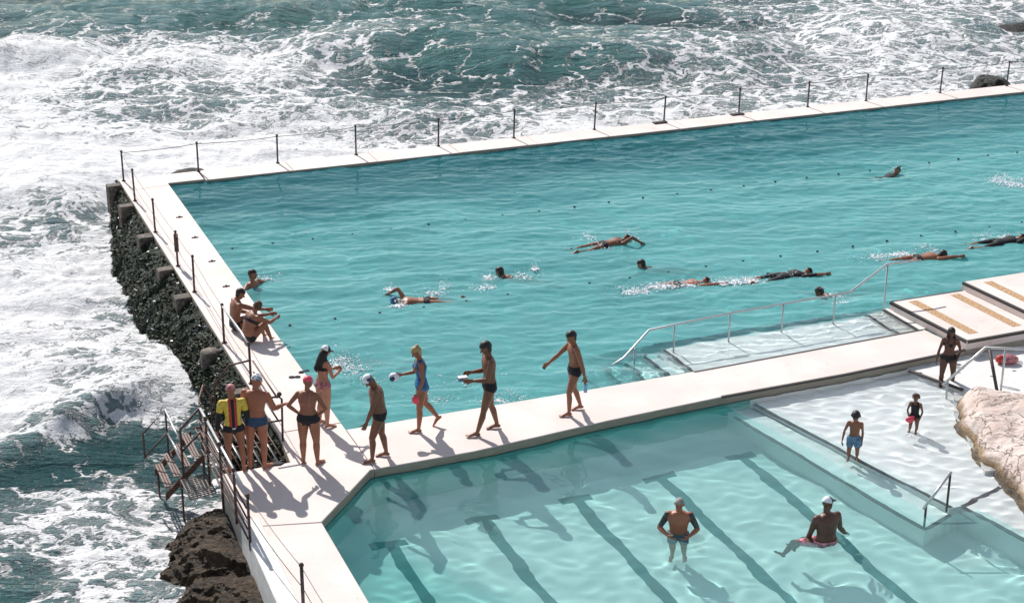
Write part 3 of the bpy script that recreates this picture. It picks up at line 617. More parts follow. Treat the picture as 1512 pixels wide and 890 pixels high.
# ------------------------------------------------------------------ lane ropes
rope_near = tag(empty('lane_rope', ST(8, 5.3, Z_POOL)), 'nearer lane rope with small black floats crossing the big pool', 'lane rope', 'lane ropes')
rope_far = tag(empty('lane_rope', ST(8, 10.5, Z_POOL)), 'farther lane rope with small black floats crossing the big pool', 'lane rope', 'lane ropes')
for par, t in ((rope_near, 5.32), (rope_far, 10.5)):
    b = MB(); pts = [rel(ST(s, t+.03*math.sin(s*1.3), Z_POOL-.05-.02*math.sin(s*6.28)), par) for s in np.arange(.1, 49.9, .5)]; b.tube(pts, .006, 5); b.build('rope', M['wire'], par)
    proto = MB(); proto.ball((0, 0, 0), .034, 5, 8, 0, (1, 1, .6)); pm = None
    for k in range(32):
        s = .4+k*.97
        if pm is None: o = proto.build('float', M['black'], par); pm = o.data
        else: o = bpy.data.objects.new('float', pm); COL.objects.link(o); o.parent = par
        o.location = rel(ST(s, t+.03*math.sin(s*1.3), Z_POOL+.015), par)
# ------------------------------------------------------------------ people
def nrm(v): v = np.array(v, float); return v/np.linalg.norm(v)
_cache = {}
def round_cone(P, Fc, p0, p1, r0, r1, n=12, sq=(1, 1), ref=None):
    p0 = np.array(p0, float); p1 = np.array(p1, float); d = p1-p0; L_ = np.linalg.norm(d); d = d/max(L_, 1e-9)
    ref = np.array(ref if ref is not None else ((0, 0, 1) if abs(d[2]) < .9 else (0, 1, 0)), float); x = ref-d*(ref@d); x /= np.linalg.norm(x); y = np.cross(d, x)
    rings = []
    for a in (-80, -50, -20): rings.append((p0+d*r0*math.sin(R(a)), r0*math.cos(R(a))))
    rings.append((p0, r0)); rings.append((p1, r1))
    for a in (20, 50, 80): rings.append((p1+d*r1*math.sin(R(a)), r1*math.cos(R(a))))
    base = len(P)
    for c, r in rings:
        for k in range(n): t = 2*math.pi*k/n; P.append(c+x*r*math.cos(t)*sq[0]+y*r*math.sin(t)*sq[1])
    m = len(rings)
    for i in range(m-1):
        for k in range(n): Fc.append((base+i*n+k, base+i*n+(k+1) % n, base+(i+1)*n+(k+1) % n, base+(i+1)*n+k))
    Fc.append(tuple(base+k for k in reversed(range(n)))); Fc.append(tuple(base+(m-1)*n+k for k in range(n)))
def person(label, H, pose, wear, skin_='tan', px=None, z=0., anchor='foot', heading=0., female=False, bulk=1., vox=.0085, group=None, loc=None, child=False, belly=0., eyes=True):
    g_ = pose.get
    Tp = nrm(g_('tp', (0, 0, 1))); Tc = nrm(g_('tc', g_('tp', (0, 0, 1)))); Fwd = np.array(g_('front', (0, 1, 0)), float)
    Rh = np.cross(Fwd, Tp); Rh /= np.linalg.norm(Rh); Fh = np.cross(Tp, Rh)
    tw = R(g_('twist', 0)); Rc = Rh*math.cos(tw)+Fh*math.sin(tw); Rc = Rc-Tc*(Rc@Tc); Rc /= np.linalg.norm(Rc); Fc_ = np.cross(Tc, Rc)
    hipw = .056 if female else .052; shw = (.093 if female else .108)*(.9+.1*bulk); 
    if child: shw *= .9
    V = []; Fa = []
    # spine
    us = np.array([-.055, -.02, .02, .06, .11, .16, .21, .25, .285, .31]); hw = np.array([.045, .078, .092, .088, .078, .085, .097, .103, .088, .042]); hd = np.array([.035, .056, .064, .058, .053, .057, .063, .062, .048, .034])
    if female: hw = np.array([.045, .082, .098, .088, .067, .073, .082, .086, .076, .036]); hd = np.array([.035, .062, .068, .056, .046, .052, .066, .060, .044, .030])
    if child: hw = np.array([.045, .070, .078, .076, .074, .078, .084, .086, .074, .036]); hd = hd*.98
    hw = hw*(1+(bulk-1)*.9); hd = hd*bulk; yo = np.zeros(10)
    if belly: yo[3:6] += np.array([.5, 1, .7])*belly; hd[3:6] += np.array([.5, 1, .7])*belly
    def spine(u):
        # centre line: pelvis direction up to .11, then blends into the chest direction
        c = np.zeros(3); n_ = 16; du = u/n_
        for i in range(n_):
            uu = (i+.5)*du; w = min(1, max(0, (uu-.05)/.10)); d = Tp*(1-w)+Tc*w; c = c+d/np.linalg.norm(d)*du
        return c
    SP = np.array([spine(u) for u in us]); n = 20; base = len(V)
    for i, u in enumerate(us):
        w = min(1, max(0, (u-.03)/.14)); rr = Rh*(1-w)+Rc*w; rr /= np.linalg.norm(rr); T_ = Tp*(1-w)+Tc*w; ff = np.cross(T_/np.linalg.norm(T_), rr)
        for k in range(n):
            a = 2*math.pi*k/n; c_, s_ = math.cos(a), math.sin(a); c_ = math.copysign(abs(c_)**.85, c_); s_ = math.copysign(abs(s_)**.85, s_)
            V.append(SP[i]+rr*c_*hw[i]+ff*(s_*hd[i]+yo[i]))
    for i in range(9):
        for k in range(n): Fa.append((base+i*n+k, base+i*n+(k+1) % n, base+(i+1)*n+(k+1) % n, base+(i+1)*n+k))
    Fa.append(tuple(base+k for k in reversed(range(n)))); Fa.append(tuple(base+9*n+k for k in range(n)))
    segs = []
    def seg(nm, p0, p1, r0, r1, **kw): segs.append((nm, np.array(p0), np.array(p1), (r0+r1)/2)); round_cone(V, Fa, p0, p1, r0, r1, **kw)
    def vec(t, side, rr, ff, tt): t = nrm(t); return rr*side*t[0]+ff*t[1]+tt*t[2]
    WU = np.array([0, 0, 1.]); worldframe = g_('worldlimbs', True)
    frh = (np.array([1., 0, 0]), np.array([0, 1., 0]), WU) if worldframe else (Rh, Fh, Tp)
    frc = frh if worldframe else (Rc, Fc_, Tc)
    lb = (1.08 if female else 1.0)*(.6+.4*bulk); ends = {}
    def leg_low(side, K, k_):
        th = vec(g_(K+'t', (.04, 0, -1)), side, *frh); sh = vec(g_(K+'s', g_(K+'t', (0, 0, -1))), side, *frh); tl, sl = (.235, .225) if not child else (.215, .205)
        an = Rh*side*hipw+th*tl*k_+sh*sl*k_; fd = vec(g_(K+'f', (.15, 1, -.06)), side, *frh); dn = sh-fd*(sh@fd); dn = dn/np.linalg.norm(dn) if np.linalg.norm(dn) > .2 else -WU
        h_ = an+dn*.022-fd*.018; b_ = an+dn*.026+fd*.078; return min(h_[2]-.0165, b_[2]-.0135, (b_+fd*.03)[2]-.007)
    legk = {'r': 1., 'l': 1.}
    if anchor == 'foot':
        lr, ll = leg_low(1, 'r', 1), leg_low(-1, 'l', 1); hiK, loz = ('r', ll) if lr > ll else ('l', lr); sd_k = 1 if hiK == 'r' else -1
        for it in range(8): cur = leg_low(sd_k, hiK, legk[hiK]); legk[hiK] = min(1.09, legk[hiK]+(cur-loz)/.44)
    for side, K in ((1, 'r'), (-1, 'l')):
        hip = Rh*side*hipw+Tp*.0; th = vec(g_(K+'t', (.04, 0, -1)), side, *frh); sh = vec(g_(K+'s', g_(K+'t', (0, 0, -1))), side, *frh)
        tl, sl = (.235, .225) if not child else (.215, .205)
        tl *= legk[K]; sl *= legk[K]; kn = hip+th*tl; an = kn+sh*sl
        seg('thigh'+K, hip, hip+th*tl*.5, .056*lb, .047*lb); seg('thigh'+K, hip+th*tl*.5, kn, .047*lb, .032*lb)
        if K == 'r': pass
        back = np.cross(sh, np.cross(sh, frh[1])); back = back if np.linalg.norm(back) > .05 else -frh[2]; back /= np.linalg.norm(back)
        seg('shin'+K, kn, kn+sh*sl*.3+back*.006, .029*lb, .032*lb); seg('shin'+K, kn+sh*sl*.3+back*.006, an, .032*lb, .0185)
        fd = vec(g_(K+'f', (.15, 1, -.06)), side, *frh); dn = sh-fd*(sh@fd); dn = dn/np.linalg.norm(dn) if np.linalg.norm(dn) > .2 else -WU
        heel = an+dn*.022-fd*.018; ball = an+dn*.026+fd*.078
        seg('foot'+K, heel, an+dn*.014+fd*.03, .0165, .019); seg('foot'+K, an+dn*.012+fd*.03, ball, .019, .0135, sq=(1, 1.35), ref=dn)
        sd = np.cross(fd, dn)
        for j, (o_, l_) in enumerate(((-.016, .030), (-.007, .031), (.001, .028), (.009, .024), (.016, .019))):
            o_ *= -side; round_cone(V, Fa, ball+sd*o_, ball+sd*o_*1.1+fd*l_, .0075, .0058 if j else .0075, n=7)
        ends['foot'+K] = an+dn*.04+fd*.03; ends['ankle'+K] = an; ends['knee'+K] = kn
    shc = spine(.272)
    for side, K in ((1, 'r'), (-1, 'l')):
        shp = shc+Rc*side*shw+Tc*g_('shrug', 0); ua = vec(g_(K+'u', (.12, 0, -1)), side, *frc); fa = vec(g_(K+'a', g_(K+'u', (.1, 0, -1))), side, *frc)
        al, fl = (.168, .148); el = shp+ua*al; wr = el+fa*fl; ab = .75+.25*bulk; am = ab*(.86 if female or child else 1.05)
        round_cone(V, Fa, spine(.262)+Rc*side*.04, shp, .036, .031*am); seg('arm'+K, shp, shp+ua*al*.45, .031*am, .029*am); seg('arm'+K, shp+ua*al*.45, el, .029*am, .0215*am)
        seg('fore'+K, el, el+fa*fl*.3, .0215*am, .024*am); seg('fore'+K, el+fa*fl*.3, wr, .024*am, .0135)
        hd_ = vec(g_(K+'h', g_(K+'a', g_(K+'u', (.1, 0, -1)))), side, *frc)
        pn = g_(K+'p'); pn = vec(pn, side, *frc) if pn is not None else -Rc*side
        pn = pn-hd_*(pn@hd_); pn = pn/np.linalg.norm(pn) if np.linalg.norm(pn) > .1 else Fc_; sx = np.cross(hd_, pn); cu = g_(K+'c', .45)
        thumbside = sx if (sx@Fc_) > 0 or K+'p' in pose else -sx
        for j, o_ in enumerate((-.0165, -.0055, .0055, .0165)): round_cone(V, Fa, wr+thumbside*o_*.6, wr+hd_*.050+thumbside*o_, .011, .0078, n=7)
        segs.append(('hand'+K, wr, wr+hd_*.05, .014))
        for j, (o_, l_) in enumerate(((-.0175, .031), (-.006, .041), (.0062, .044), (.0180, .040))):
            b0 = wr+hd_*.050+thumbside*o_; d1 = nrm(hd_*math.cos(cu)+pn*math.sin(cu)+thumbside*o_*4); d2 = nrm(hd_*math.cos(cu*2.2)+pn*math.sin(cu*2.2)+thumbside*o_*4)
            m1 = b0+d1*l_*.52; round_cone(V, Fa, b0, m1, .0062, .0056, n=7); round_cone(V, Fa, m1, m1+d2*l_*.5, .0056, .0046, n=7)
        tb = wr+hd_*.014+thumbside*.013; td = nrm(hd_*.7+thumbside*.75+pn*.25); t1 = tb+td*.026; round_cone(V, Fa, tb, t1, .0085, .0068, n=7); round_cone(V, Fa, t1, t1+nrm(hd_*.9+thumbside*.3+pn*.4)*.022, .0066, .0054, n=7)
        ends['hand'+K] = wr+hd_*.055+pn*.012; ends['wrist'+K] = wr; ends['elbow'+K] = el
    # neck and head
    hdv = nrm(g_('head', tuple(Tc+np.array([0, 0, .15])))); lk = R(g_('look', 0)); hs = 1.30 if child else 1.0
    nb = spine(.295); Hf = Fc_*math.cos(lk)-Rc*math.sin(lk) if True else Fc_; Hf = Hf-hdv*(Hf@hdv)+hdv*0; Hf /= np.linalg.norm(Hf); pt = R(g_('nod', 0)); Hf2 = Hf*math.cos(pt)-hdv*math.sin(pt); hu = hdv*math.cos(pt)+Hf*math.sin(pt); Hf = Hf2; Hr = np.cross(Hf, hu)
    hc = nb+hdv*(.102+.012*(hs-1)*5)+Hf*.012; nr = .030 if not (female or child) else .025
    seg('neck', nb-hdv*.01, hc-hu*.03-Hf*.012, nr*1.1, nr)
    segs.append(('head', hc-hu*.015, hc+hu*.02, .055*hs))
    def ell(c, ax, nn=14, mm=10):
        base = len(V); V.append(c-ax[2])
        for i in range(1, mm):
            th_ = -math.pi/2+math.pi*i/mm
            for k in range(nn): ph = 2*math.pi*k/nn; V.append(c+ax[0]*math.cos(th_)*math.cos(ph)+ax[1]*math.cos(th_)*math.sin(ph)+ax[2]*math.sin(th_))
        V.append(c+ax[2]); e = len(V)-1
        for k in range(nn): Fa.append((base, base+1+(k+1) % nn, base+1+k)); Fa.append((e, e-nn+k, e-nn+(k+1) % nn))
        for i in range(mm-2):
            for k in range(nn): a_ = base+1+i*nn; Fa.append((a_+k, a_+(k+1) % nn, a_+nn+(k+1) % nn, a_+nn+k))
    ell(hc+hu*.014*hs-Hf*.004, (Hr*.044*hs, Hf*.054*hs, hu*.050*hs)); ell(hc-hu*.018*hs+Hf*.010*hs, (Hr*.036*hs, Hf*.042*hs, hu*.047*hs)); ell(hc-hu*.048*hs+Hf*.030*hs, (Hr*.018*hs, Hf*.016*hs, hu*.014*hs))
    round_cone(V, Fa, hc+hu*.004*hs+Hf*.046*hs, hc-hu*.017*hs+Hf*.062*hs, .0045*hs, .0080*hs, n=8)
    round_cone(V, Fa, hc+Hr*.02*hs+hu*.012*hs+Hf*.043*hs, hc-Hr*.02*hs+hu*.012*hs+Hf*.043*hs, .0075*hs, .0075*hs, n=8)
    round_cone(V, Fa, hc-Hr*.011*hs-hu*.031*hs+Hf*.045*hs, hc+Hr*.011*hs-hu*.031*hs+Hf*.045*hs, .0048*hs, .0048*hs, n=8)
    for s_ in (1, -1): ell(hc+Hr*s_*.045*hs-hu*.004*hs-Hf*.006*hs, (Hr*.006*hs, Hf*.012*hs, hu*.018*hs), 8, 6)
    if female and not child:
        for s_ in (1, -1): ell(spine(.215)+Rc*s_*.042+Fc_*.048*bulk, (Rc*.036, Fc_*.034, Tc*.036), 10, 8)
        for s_ in (1, -1): ell(spine(-.01)+Rh*s_*.045-Fh*.036, (Rh*.045, Fh*.040, Tp*.048), 10, 8)
    else:
        for s_ in (1, -1): ell(spine(-.01)+Rh*s_*.042-Fh*.030, (Rh*.042, Fh*.034, Tp*.044), 10, 8); ell(spine(.235)+Rc*s_*.045+Fc_*.030*bulk, (Rc*.045, Fc_*.030, Tc*.032), 10, 8)
    Vn = np.array(V)*H
    me = bpy.data.meshes.new('tmp'); me.from_pydata([tuple(v) for v in Vn], [], Fa); ob = bpy.data.objects.new('tmp', me); COL.objects.link(ob)
    md = ob.modifiers.new('r', 'REMESH'); md.mode = 'VOXEL'; md.voxel_size = vox; md.use_smooth_shade = True
    sm = ob.modifiers.new('s', 'SMOOTH'); sm.factor = .5; sm.iterations = 3
    dg = bpy.context.evaluated_depsgraph_get(); ev = ob.evaluated_get(dg); bm_ = bpy.data.meshes.new_from_object(ev); bpy.data.objects.remove(ob); bpy.data.meshes.remove(me)
    nv = len(bm_.vertices); co = np.empty(nv*3, np.float32); bm_.vertices.foreach_get('co', co); co = co.reshape(-1, 3).astype(float); no = np.empty(nv*3, np.float32); bm_.vertices.foreach_get('normal', no); no = no.reshape(-1, 3).astype(float)
    q_ = co/H
    # classify vertices
    best = np.full(nv, 1e9); part = np.zeros(nv, int); par = np.zeros(nv); names = []; 
    for nm, p0, p1, r in segs:
        d = p1-p0; L2 = d@d; t_ = np.clip(((q_-p0)@d)/L2, 0, 1); dist = np.linalg.norm(q_-p0-t_[:, None]*d, axis=1)/r
        if nm == 'head': dist *= .8
        if nm not in names: names.append(nm)
        k = names.index(nm); m = dist < best; best[m] = dist[m]; part[m] = k
        par[m] = t_[m]*.5+(.5 if (nm[:5] in ('thigh', 'shin' + nm[4:5]) or nm[:3] in ('arm', 'for')) and sum(1 for s_ in segs[:segs.index((nm, p0, p1, r)) if False else 0]) else 0) if False else t_[m]
    # limb parameter: distance from the limb root in units of H
    spd = np.full(nv, 1e9); su = np.zeros(nv); uu = np.linspace(-.05, .31, 60)
    for u in uu:
        w = min(1, max(0, (u-.05)/.10)); c = spine(u); rr = Rh*(1-w)+Rc*w; rr = rr/np.linalg.norm(rr); T_ = Tp*(1-w)+Tc*w; T_ = T_/np.linalg.norm(T_); ff = np.cross(T_, rr)
        d_ = q_-c; x_ = d_@rr/np.interp(u, us, hw); y_ = (d_@ff-np.interp(u, us, yo))/np.interp(u, us, hd); z_ = d_@T_/.05
        dist = np.sqrt(x_**2+y_**2+z_**2); m = dist < spd; spd[m] = dist[m]; su[m] = u
    hipd = {}; P_ = {'names': names, 'part': part, 'torso': (spd*.92 < best), 'u': su, 'q': q_, 'x': (q_@Rc), 'y': ((q_-spine(.2))@Fc_)}
    P_['torso'] &= ~(((part == names.index('head')) | (part == names.index('neck'))) & (best < 1.02))
    for K, side in (('r', 1), ('l', -1)):
        hip = Rh*side*hipw; kn = ends['knee'+K]; d = kn-hip; P_['th'+K] = ((q_-hip)@d)/(d@d)
        shp = shc+Rc*side*shw; e_ = ends['elbow'+K]; d = e_-shp; P_['ua'+K] = ((q_-shp)@d)/(d@d)
        e2 = ends['wrist'+K]; d = e2-e_; P_['fa'+K] = ((q_-e_)@d)/(d@d)
    hl = (q_-hc)/hs; P_['hz'] = hl@hu; P_['hy'] = hl@Hf; P_['hx'] = hl@Hr
    isn0 = lambda s_: np.isin(part, [i for i, n_ in enumerate(names) if n_.startswith(s_)])
    limb = ~((spd < 1.12) & (spd < best*.95))
    isn = lambda s_: isn0(s_) & (limb if s_ in ('arm', 'fore', 'hand') else True)
    torso = P_['torso'] & ~isn('arm')
    P_.update(isn=isn, torso=torso)
    thigh = isn('thigh') & ~torso | (isn('thigh')); head = isn('head')
    bm_.name = 'person'; body = link('person', bm_, SK[skin_]); bm_.polygons.foreach_set('use_smooth', [True]*len(bm_.polygons))
    nf = len(bm_.polygons); fv = np.empty(nf*4, np.int32)
    ok4 = all(len(p.vertices) == 4 for p in bm_.polygons[:1]) and len(bm_.loops) == nf*4
    if ok4: bm_.loops.foreach_get('vertex_index', fv); fv = fv.reshape(-1, 4)
    tag(body, label, 'person', group)
    def garment(nm, sel, off, mats, fm=None):
        fs = fv[sel[fv].sum(1) >= 3]
        if len(fs) == 0: return None
        used = np.unique(fs); mp = -np.ones(nv, int); mp[used] = np.arange(len(used)); vv = (co+no*off)[used]; ff_ = mp[fs]
        # inner skin of the cloth gives it thickness at its hem
        m_ = bpy.data.meshes.new(nm); nvv = len(vv); m_.vertices.add(nvv); m_.vertices.foreach_set('co', vv.astype(np.float32).ravel()); m_.loops.add(ff_.size); m_.loops.foreach_set('vertex_index', ff_.astype(np.int32).ravel()); m_.polygons.add(len(ff_)); m_.polygons.foreach_set('loop_start', np.arange(0, ff_.size, 4, dtype=np.int32)); m_.update(calc_edges=True)
        o = link(nm, m_, mats, body, True)
        if fm is not None: m_.polygons.foreach_set('material_index', fm[fs[:, 0]].astype(np.int32))
        return o
    hn_ = (isn0('head') | isn0('neck')) & ~((spd < 1.2) & (su < .292))
    u = su; thr = P_['thr']; thl = P_['thl']; thp = np.where(part == names.index('thighr'), thr, thl); inth = isn0('thigh') & (su < .035) & (best < spd*1.35)
    trsl = (spd < 1.25) & ~inth & ~hn_ & ~isn('arm') & ~isn('fore') & ~isn('hand')
    lower = (trsl | ((spd < 1.1) & ~hn_)) & ~isn('fore') & ~isn('hand')
    for w in wear:
        k = w[0]
        if k == 'briefs': garment('swim_trunks' if not female else 'bikini_bottom', (lower & (u < w[2] if len(w) > 2 else lower & (u < .045))) & ~(inth & (thp > .2)) | (inth & (thp < (.13 if not female else .06))), .004*H, M[w[1]])
        elif k == 'shorts': garment('shorts', (lower & (u < .055)) | (inth & (thp < w[2])), .009*H, M[w[1]])
        elif k == 'top': garment('bikini_top', lower & (np.abs(u-.21) < .020) | (lower & (u > .22) & (np.abs(np.abs(P_['x'])-.045) < .006)), .004*H, M[w[1]])
        elif k == 'suit':
            sel = (lower & (u < .215)) & ~(inth & (thp > .12)) | (inth & (thp < .07)) | (lower & (u >= .215) & (u < .30) & (np.abs(np.abs(P_['x'])-.05) < .014)) | (lower & (u < .25) & (P_['y'] > 0))
            garment('swimsuit', sel & ~isn('hand') & ~isn('fore'), .004*H, M[w[1]])
        elif k == 'vest':
            sel = ((spd < 1.3) & ~inth & ~hn_ & ~isn('fore') & ~isn('hand') & (u > .005)) | isn('arm') | (isn('fore') & (np.where(part == names.index('forer'), P_['far'], P_['fal']) < .93))
            ax = np.abs(P_['x']-.0); fm = np.where(ax < .014, 0, np.where(ax < .040, 1, 2)); ctr = (u < .3) & (spd < 1.35)
            fm = np.where(isn('fore') | (isn('arm') & (np.where(part == names.index('armr'), P_['uar'], P_['ual']) > .55)), 0, fm); fm = np.where((u < .02) & ctr & ~isn('arm') & ~isn('fore'), 3, fm)
            garment('rash_vest', sel & ~inth, .006*H, [M['black'], M['red'], M['yellow'], M['palestripe']], fm)
        elif k == 'wetsuit': garment('wetsuit', lower | inth | (isn('arm')), .004*H, M[w[1]])
        elif k == 'sleeves': [garment('arm_tattoo', (part == names.index('arm'+K_)) & (P_['ua'+K_] < .9) & (P_['ua'+K_] > -.1) & (spd > 1.06), .0012*H, M[w[1]]) for K_ in 'rl']
        elif k == 'cap':
            sel = head & (P_['hz'] > .008-.25*P_['hy']-.0) & ~((P_['hy'] > .03) & (P_['hz'] < .02)); co_ = garment('swim_cap', sel, .0042*H, [M[w[1]], M[w[2] if len(w) > 2 else w[1]]], ({'front': P_['hy'] > .004, 'mottle': (np.sin(P_['hx']*190)+np.sin(P_['hz']*230+P_['hy']*160)) > .35}[w[3]] if len(w) > 3 else np.zeros(nv)).astype(int))
        elif k == 'spot':   # round printed emblem on the cap
            b = MB(); c = (hc+hu*.022*hs-Hf*.01+Hr*w[2]*.047*hs)*H; b.ball(c, .022*H, 5, 12, 0, (1, 1, 1), None); b.build('cap_emblem', M[w[1]], body)
        elif k == 'visor':
            b = MB(); c = (hc+hu*.018+Hf*.055)*H; rot = Matrix((Hr, Hf, hu)).transposed(); b.ball(c, .046*H, 5, 12, 0, (.85, 1, .14), rot); b.build('cap_peak', M[w[1]], body)
        elif k == 'hair':
            sel = head & ((P_['hz'] > .022-.0*P_['hy']) | ((P_['hy'] < -.006) & (P_['hz'] > -.045))) & ~((P_['hy'] > .030) & (P_['hz'] < .026)); garment('hair', sel, w[2]*H, M[w[1]])
        elif k in ('long', 'bun', 'curls'):
            b = MB(); r_ = random.Random(3)
            if k == 'bun': b.ball((hc+hu*.050*hs-Hf*.035)*H, .024*H, 6, 10)
            elif k == 'curls':
                for i in range(90):
                    a_ = r_.uniform(0, 6.28); e_ = r_.uniform(-.5, 1.5); d = Hr*math.cos(a_)*math.cos(e_)+Hf*math.sin(a_)*math.cos(e_)+hu*math.sin(e_)
                    if d@Hf > .45 and e_ < .55: continue
                    b.ball((hc+hu*.006+d*np.array(.052*hs))*H, .0135*H*hs*r_.uniform(.7, 1.2), 4, 6)
            else:
                for i in range(34):
                    a_ = -math.pi/2+r_.uniform(-1.75, 1.75); d = Hr*math.cos(a_)+Hf*math.sin(a_); p0 = hc+hu*.01+d*.042; p1 = hc-hu*.045+d*.046-Hf*.004; p2 = nb+d*.052+Tc*-.02-Fc_*.022; p3 = nb+d*.050-Fc_*.055-Tc*(w[2]+r_.uniform(-.03, .02))+Rc*r_.uniform(-.03, .03)
                    if d@Hf > -.1: p2 = p2+Hf*.03; p3 = nb+d*.06-Tc*(w[2]*.8)+Fc_*.045
                    b.tube([Vector(p*H) for p in (p0, p1, p2, p3)], [.010*H, .012*H, .012*H, .005*H], 6)
            b.build('hair_lock' if k != 'bun' else 'hair_bun', M[w[1]], body)
        elif k == 'straps':
            sel = lower & (((u > .16) & (u < .285) & (np.abs(np.abs(P_['x'])-.045) < .005)) | (np.abs(u-.20) < .006)); garment('strap', sel, .003*H, M[w[1]])
        elif k == 'band': garment('swim_band', lower & (u > w[2]) & (u < w[3]), .0045*H, M[w[1]])
    if eyes:
        for s_ in (1, -1):
            b = MB(); b.ball((hc+Hr*s_*.018*hs+hu*.003*hs+Hf*.047*hs)*H, .0055*hs*H, 5, 7); b.build('eye', M['eye'], body)
    # placement
    rot = Matrix.Rotation(heading, 3, 'Z'); 
    if anchor == 'foot':
        low = co[:, 2].min(); mid = (ends['footr']+ends['footl'])/2*H
        off = Vector((mid[0], mid[1], low))
    elif anchor == 'head': off = Vector(hc*H)
    else: off = Vector((0, 0, 0))
    target = loc if loc is not None else at(px[0], px[1], z)
    bm_.transform(Matrix.Translation(-off)); [c.data.transform(Matrix.Translation(-off)) for c in body.children]
    body.location = target; body.rotation_euler = (0, 0, heading)
    bpy.context.view_layer.update()
    W = lambda key: Vector(target)+rot@(Vector(ends[key]*H)-off)
    return body, W
AX = YAW   # heading measured so that 0 faces +Y (away from the camera); the walkway runs along A
def hd(deg): return R(deg)     # world heading, degrees counter-clockwise from +Y
WL = 90+22.1                   # walking left along the walkway
CP = lambda *a, **k: person(*a, **k)
# 1 striped vest
CP('person in a yellow, red and black striped rash vest at the sea stairs', 1.66,
   dict(tp=(0, -.02, 1), tc=(0, .05, 1), rt=(.08, .04, -1), rs=(.03, -.08, -1), lt=(.06, .02, -1), ls=(.02, -.10, -1), ru=(.22, -.02, -1), ra=(.12, .18, -1), lu=(.24, -.02, -1), la=(.12, .15, -1), rf=(.3, 1, 0), lf=(.5, 1, 0), head=(0, .1, 1), look=20),
   [('vest',), ('briefs', 'black', .03), ('cap', 'pinkgrey')], 'tan', px=(349, 695), heading=hd(15), bulk=.9)
# 2 blue trunks
P2, W2 = CP('tall person in blue trunks and patterned white cap touching the gate rail', 1.78,
   dict(tp=(0, .02, 1), tc=(.05, .06, 1), rt=(.06, .03, -1), rs=(.0, -.06, -1), lt=(.08, .03, -1), ls=(.02, -.08, -1), ru=(.30, .25, -.9), ra=(.35, .9, -.1), lu=(.18, .1, -1), la=(-.1, .6, -.8), rf=(.5, 1, 0), lf=(.4, 1, 0), head=(.03, .12, 1), look=-35, rp=(0, 0, -1)),
   [('briefs', 'navy', .05), ('cap', 'white', 'navy', 'mottle')], 'red', px=(382, 689), heading=hd(-10), bulk=1.12)
# 3 pink cap
CP('person in a pink swim cap and black bikini bottom standing with hands on hips', 1.68,
   dict(tp=(0, -.03, 1), tc=(0, .04, 1), rt=(.07, .03, -1), rs=(.04, -.08, -1), lt=(.05, .03, -1), ls=(.0, -.06, -1), ru=(.62, -.20, -.8), ra=(-.62, .25, -.62), rh=(-.7, .4, -.3), lu=(.62, -.20, -.8), la=(-.62, .25, -.62), lh=(-.7, .4, -.3), rf=(.4, 1, 0), lf=(.5, 1, 0), head=(0, .1, 1), look=-25),
   [('briefs', 'black', .06), ('straps', 'pinkgrey'), ('cap', 'pink')], 'tan', px=(460, 683), heading=hd(-12), female=True, bulk=1.16)
# 4 long haired girl with cap
CP('person with long dark hair and black and white cap behind the pink capped one', 1.60,
   dict(tp=(0, 0, 1), tc=(0, .1, 1), rt=(.04, .03, -1), rs=(.02, -.06, -1), lt=(.04, .0, -1), ls=(.0, -.1, -1), ru=(.15, .25, -1), ra=(-.5, .85, .1), lu=(.15, .3, -1), la=(-.6, .75, .2), head=(0, .2, 1), nod=12, look=-10),
   [('briefs', 'pinkgrey', .05), ('top', 'black'), ('cap', 'white', 'black', 'front'), ('visor', 'black'), ('long', 'hair_dark', .12)], 'fair', px=(481, 628), heading=hd(-52), female=True)
# 5 white cap man
CP('heavy person in black trunks and white cap with round emblem at the pool corner', 1.72,
   dict(tp=(0, -.04, 1), tc=(0, .22, 1), rt=(.04, -.10, -1), rs=(.02, -.20, -1), lt=(.04, .36, -1), ls=(.0, .02, -1), ru=(.16, -.2, -1), ra=(.05, .15, -1), lu=(.14, .30, -1), la=(.1, .45, -1), lf=(.1, 1, 0), rf=(.1, 1, -.03), head=(0, .55, 1), nod=28, look=15),
   [('briefs', 'black', .045), ('cap', 'white'), ('spot', 'navy', 1), ('spot', 'navy', -1)], 'brown', px=(556, 678), heading=hd(100), bulk=1.16, belly=.012)
# 6 blue swimsuit
P6, W6 = CP('blond person in a blue one-piece swimsuit walking while holding a white cap and red bag', 1.66,
   dict(tp=(0, 0, 1), tc=(0, .08, 1), rt=(.03, -.18, -1), rs=(.02, -.75, -1), lt=(.03, .14, -1), ls=(.0, .05, -1), lu=(.14, -.1, -1), la=(.0, .35, -1), ru=(.12, .3, -1), ra=(-.1, 1, -.1), rf=(0, .7, -.75), lf=(.05, 1, 0), head=(0, .2, 1), nod=18, look=10),
   [('suit', 'blue'), ('hair', 'hair_blond', .007), ('bun', 'hair_blond')], 'tan', px=(631, 633), heading=hd(WL-12), female=True)
# 7 black trunks
P7, W7 = CP('tall dark haired person in black trunks walking and holding a small box in front', 1.84,
   dict(tp=(0, -.03, 1), tc=(0, .05, 1), rt=(.04, -.14, -1), rs=(.02, -.30, -1), lt=(.03, .30, -1), ls=(.0, .30, -1), ru=(.12, .05, -1), ra=(-.15, 1, .02), lu=(.15, .3, -1), la=(-.3, 1, -.05), lf=(.05, 1, .05), rf=(.05, 1, -.05), head=(0, .15, 1), nod=14, look=5),
   [('briefs', 'black', .05), ('hair', 'hair_dark', .009)], 'brown', px=(715, 638), heading=hd(WL-6))
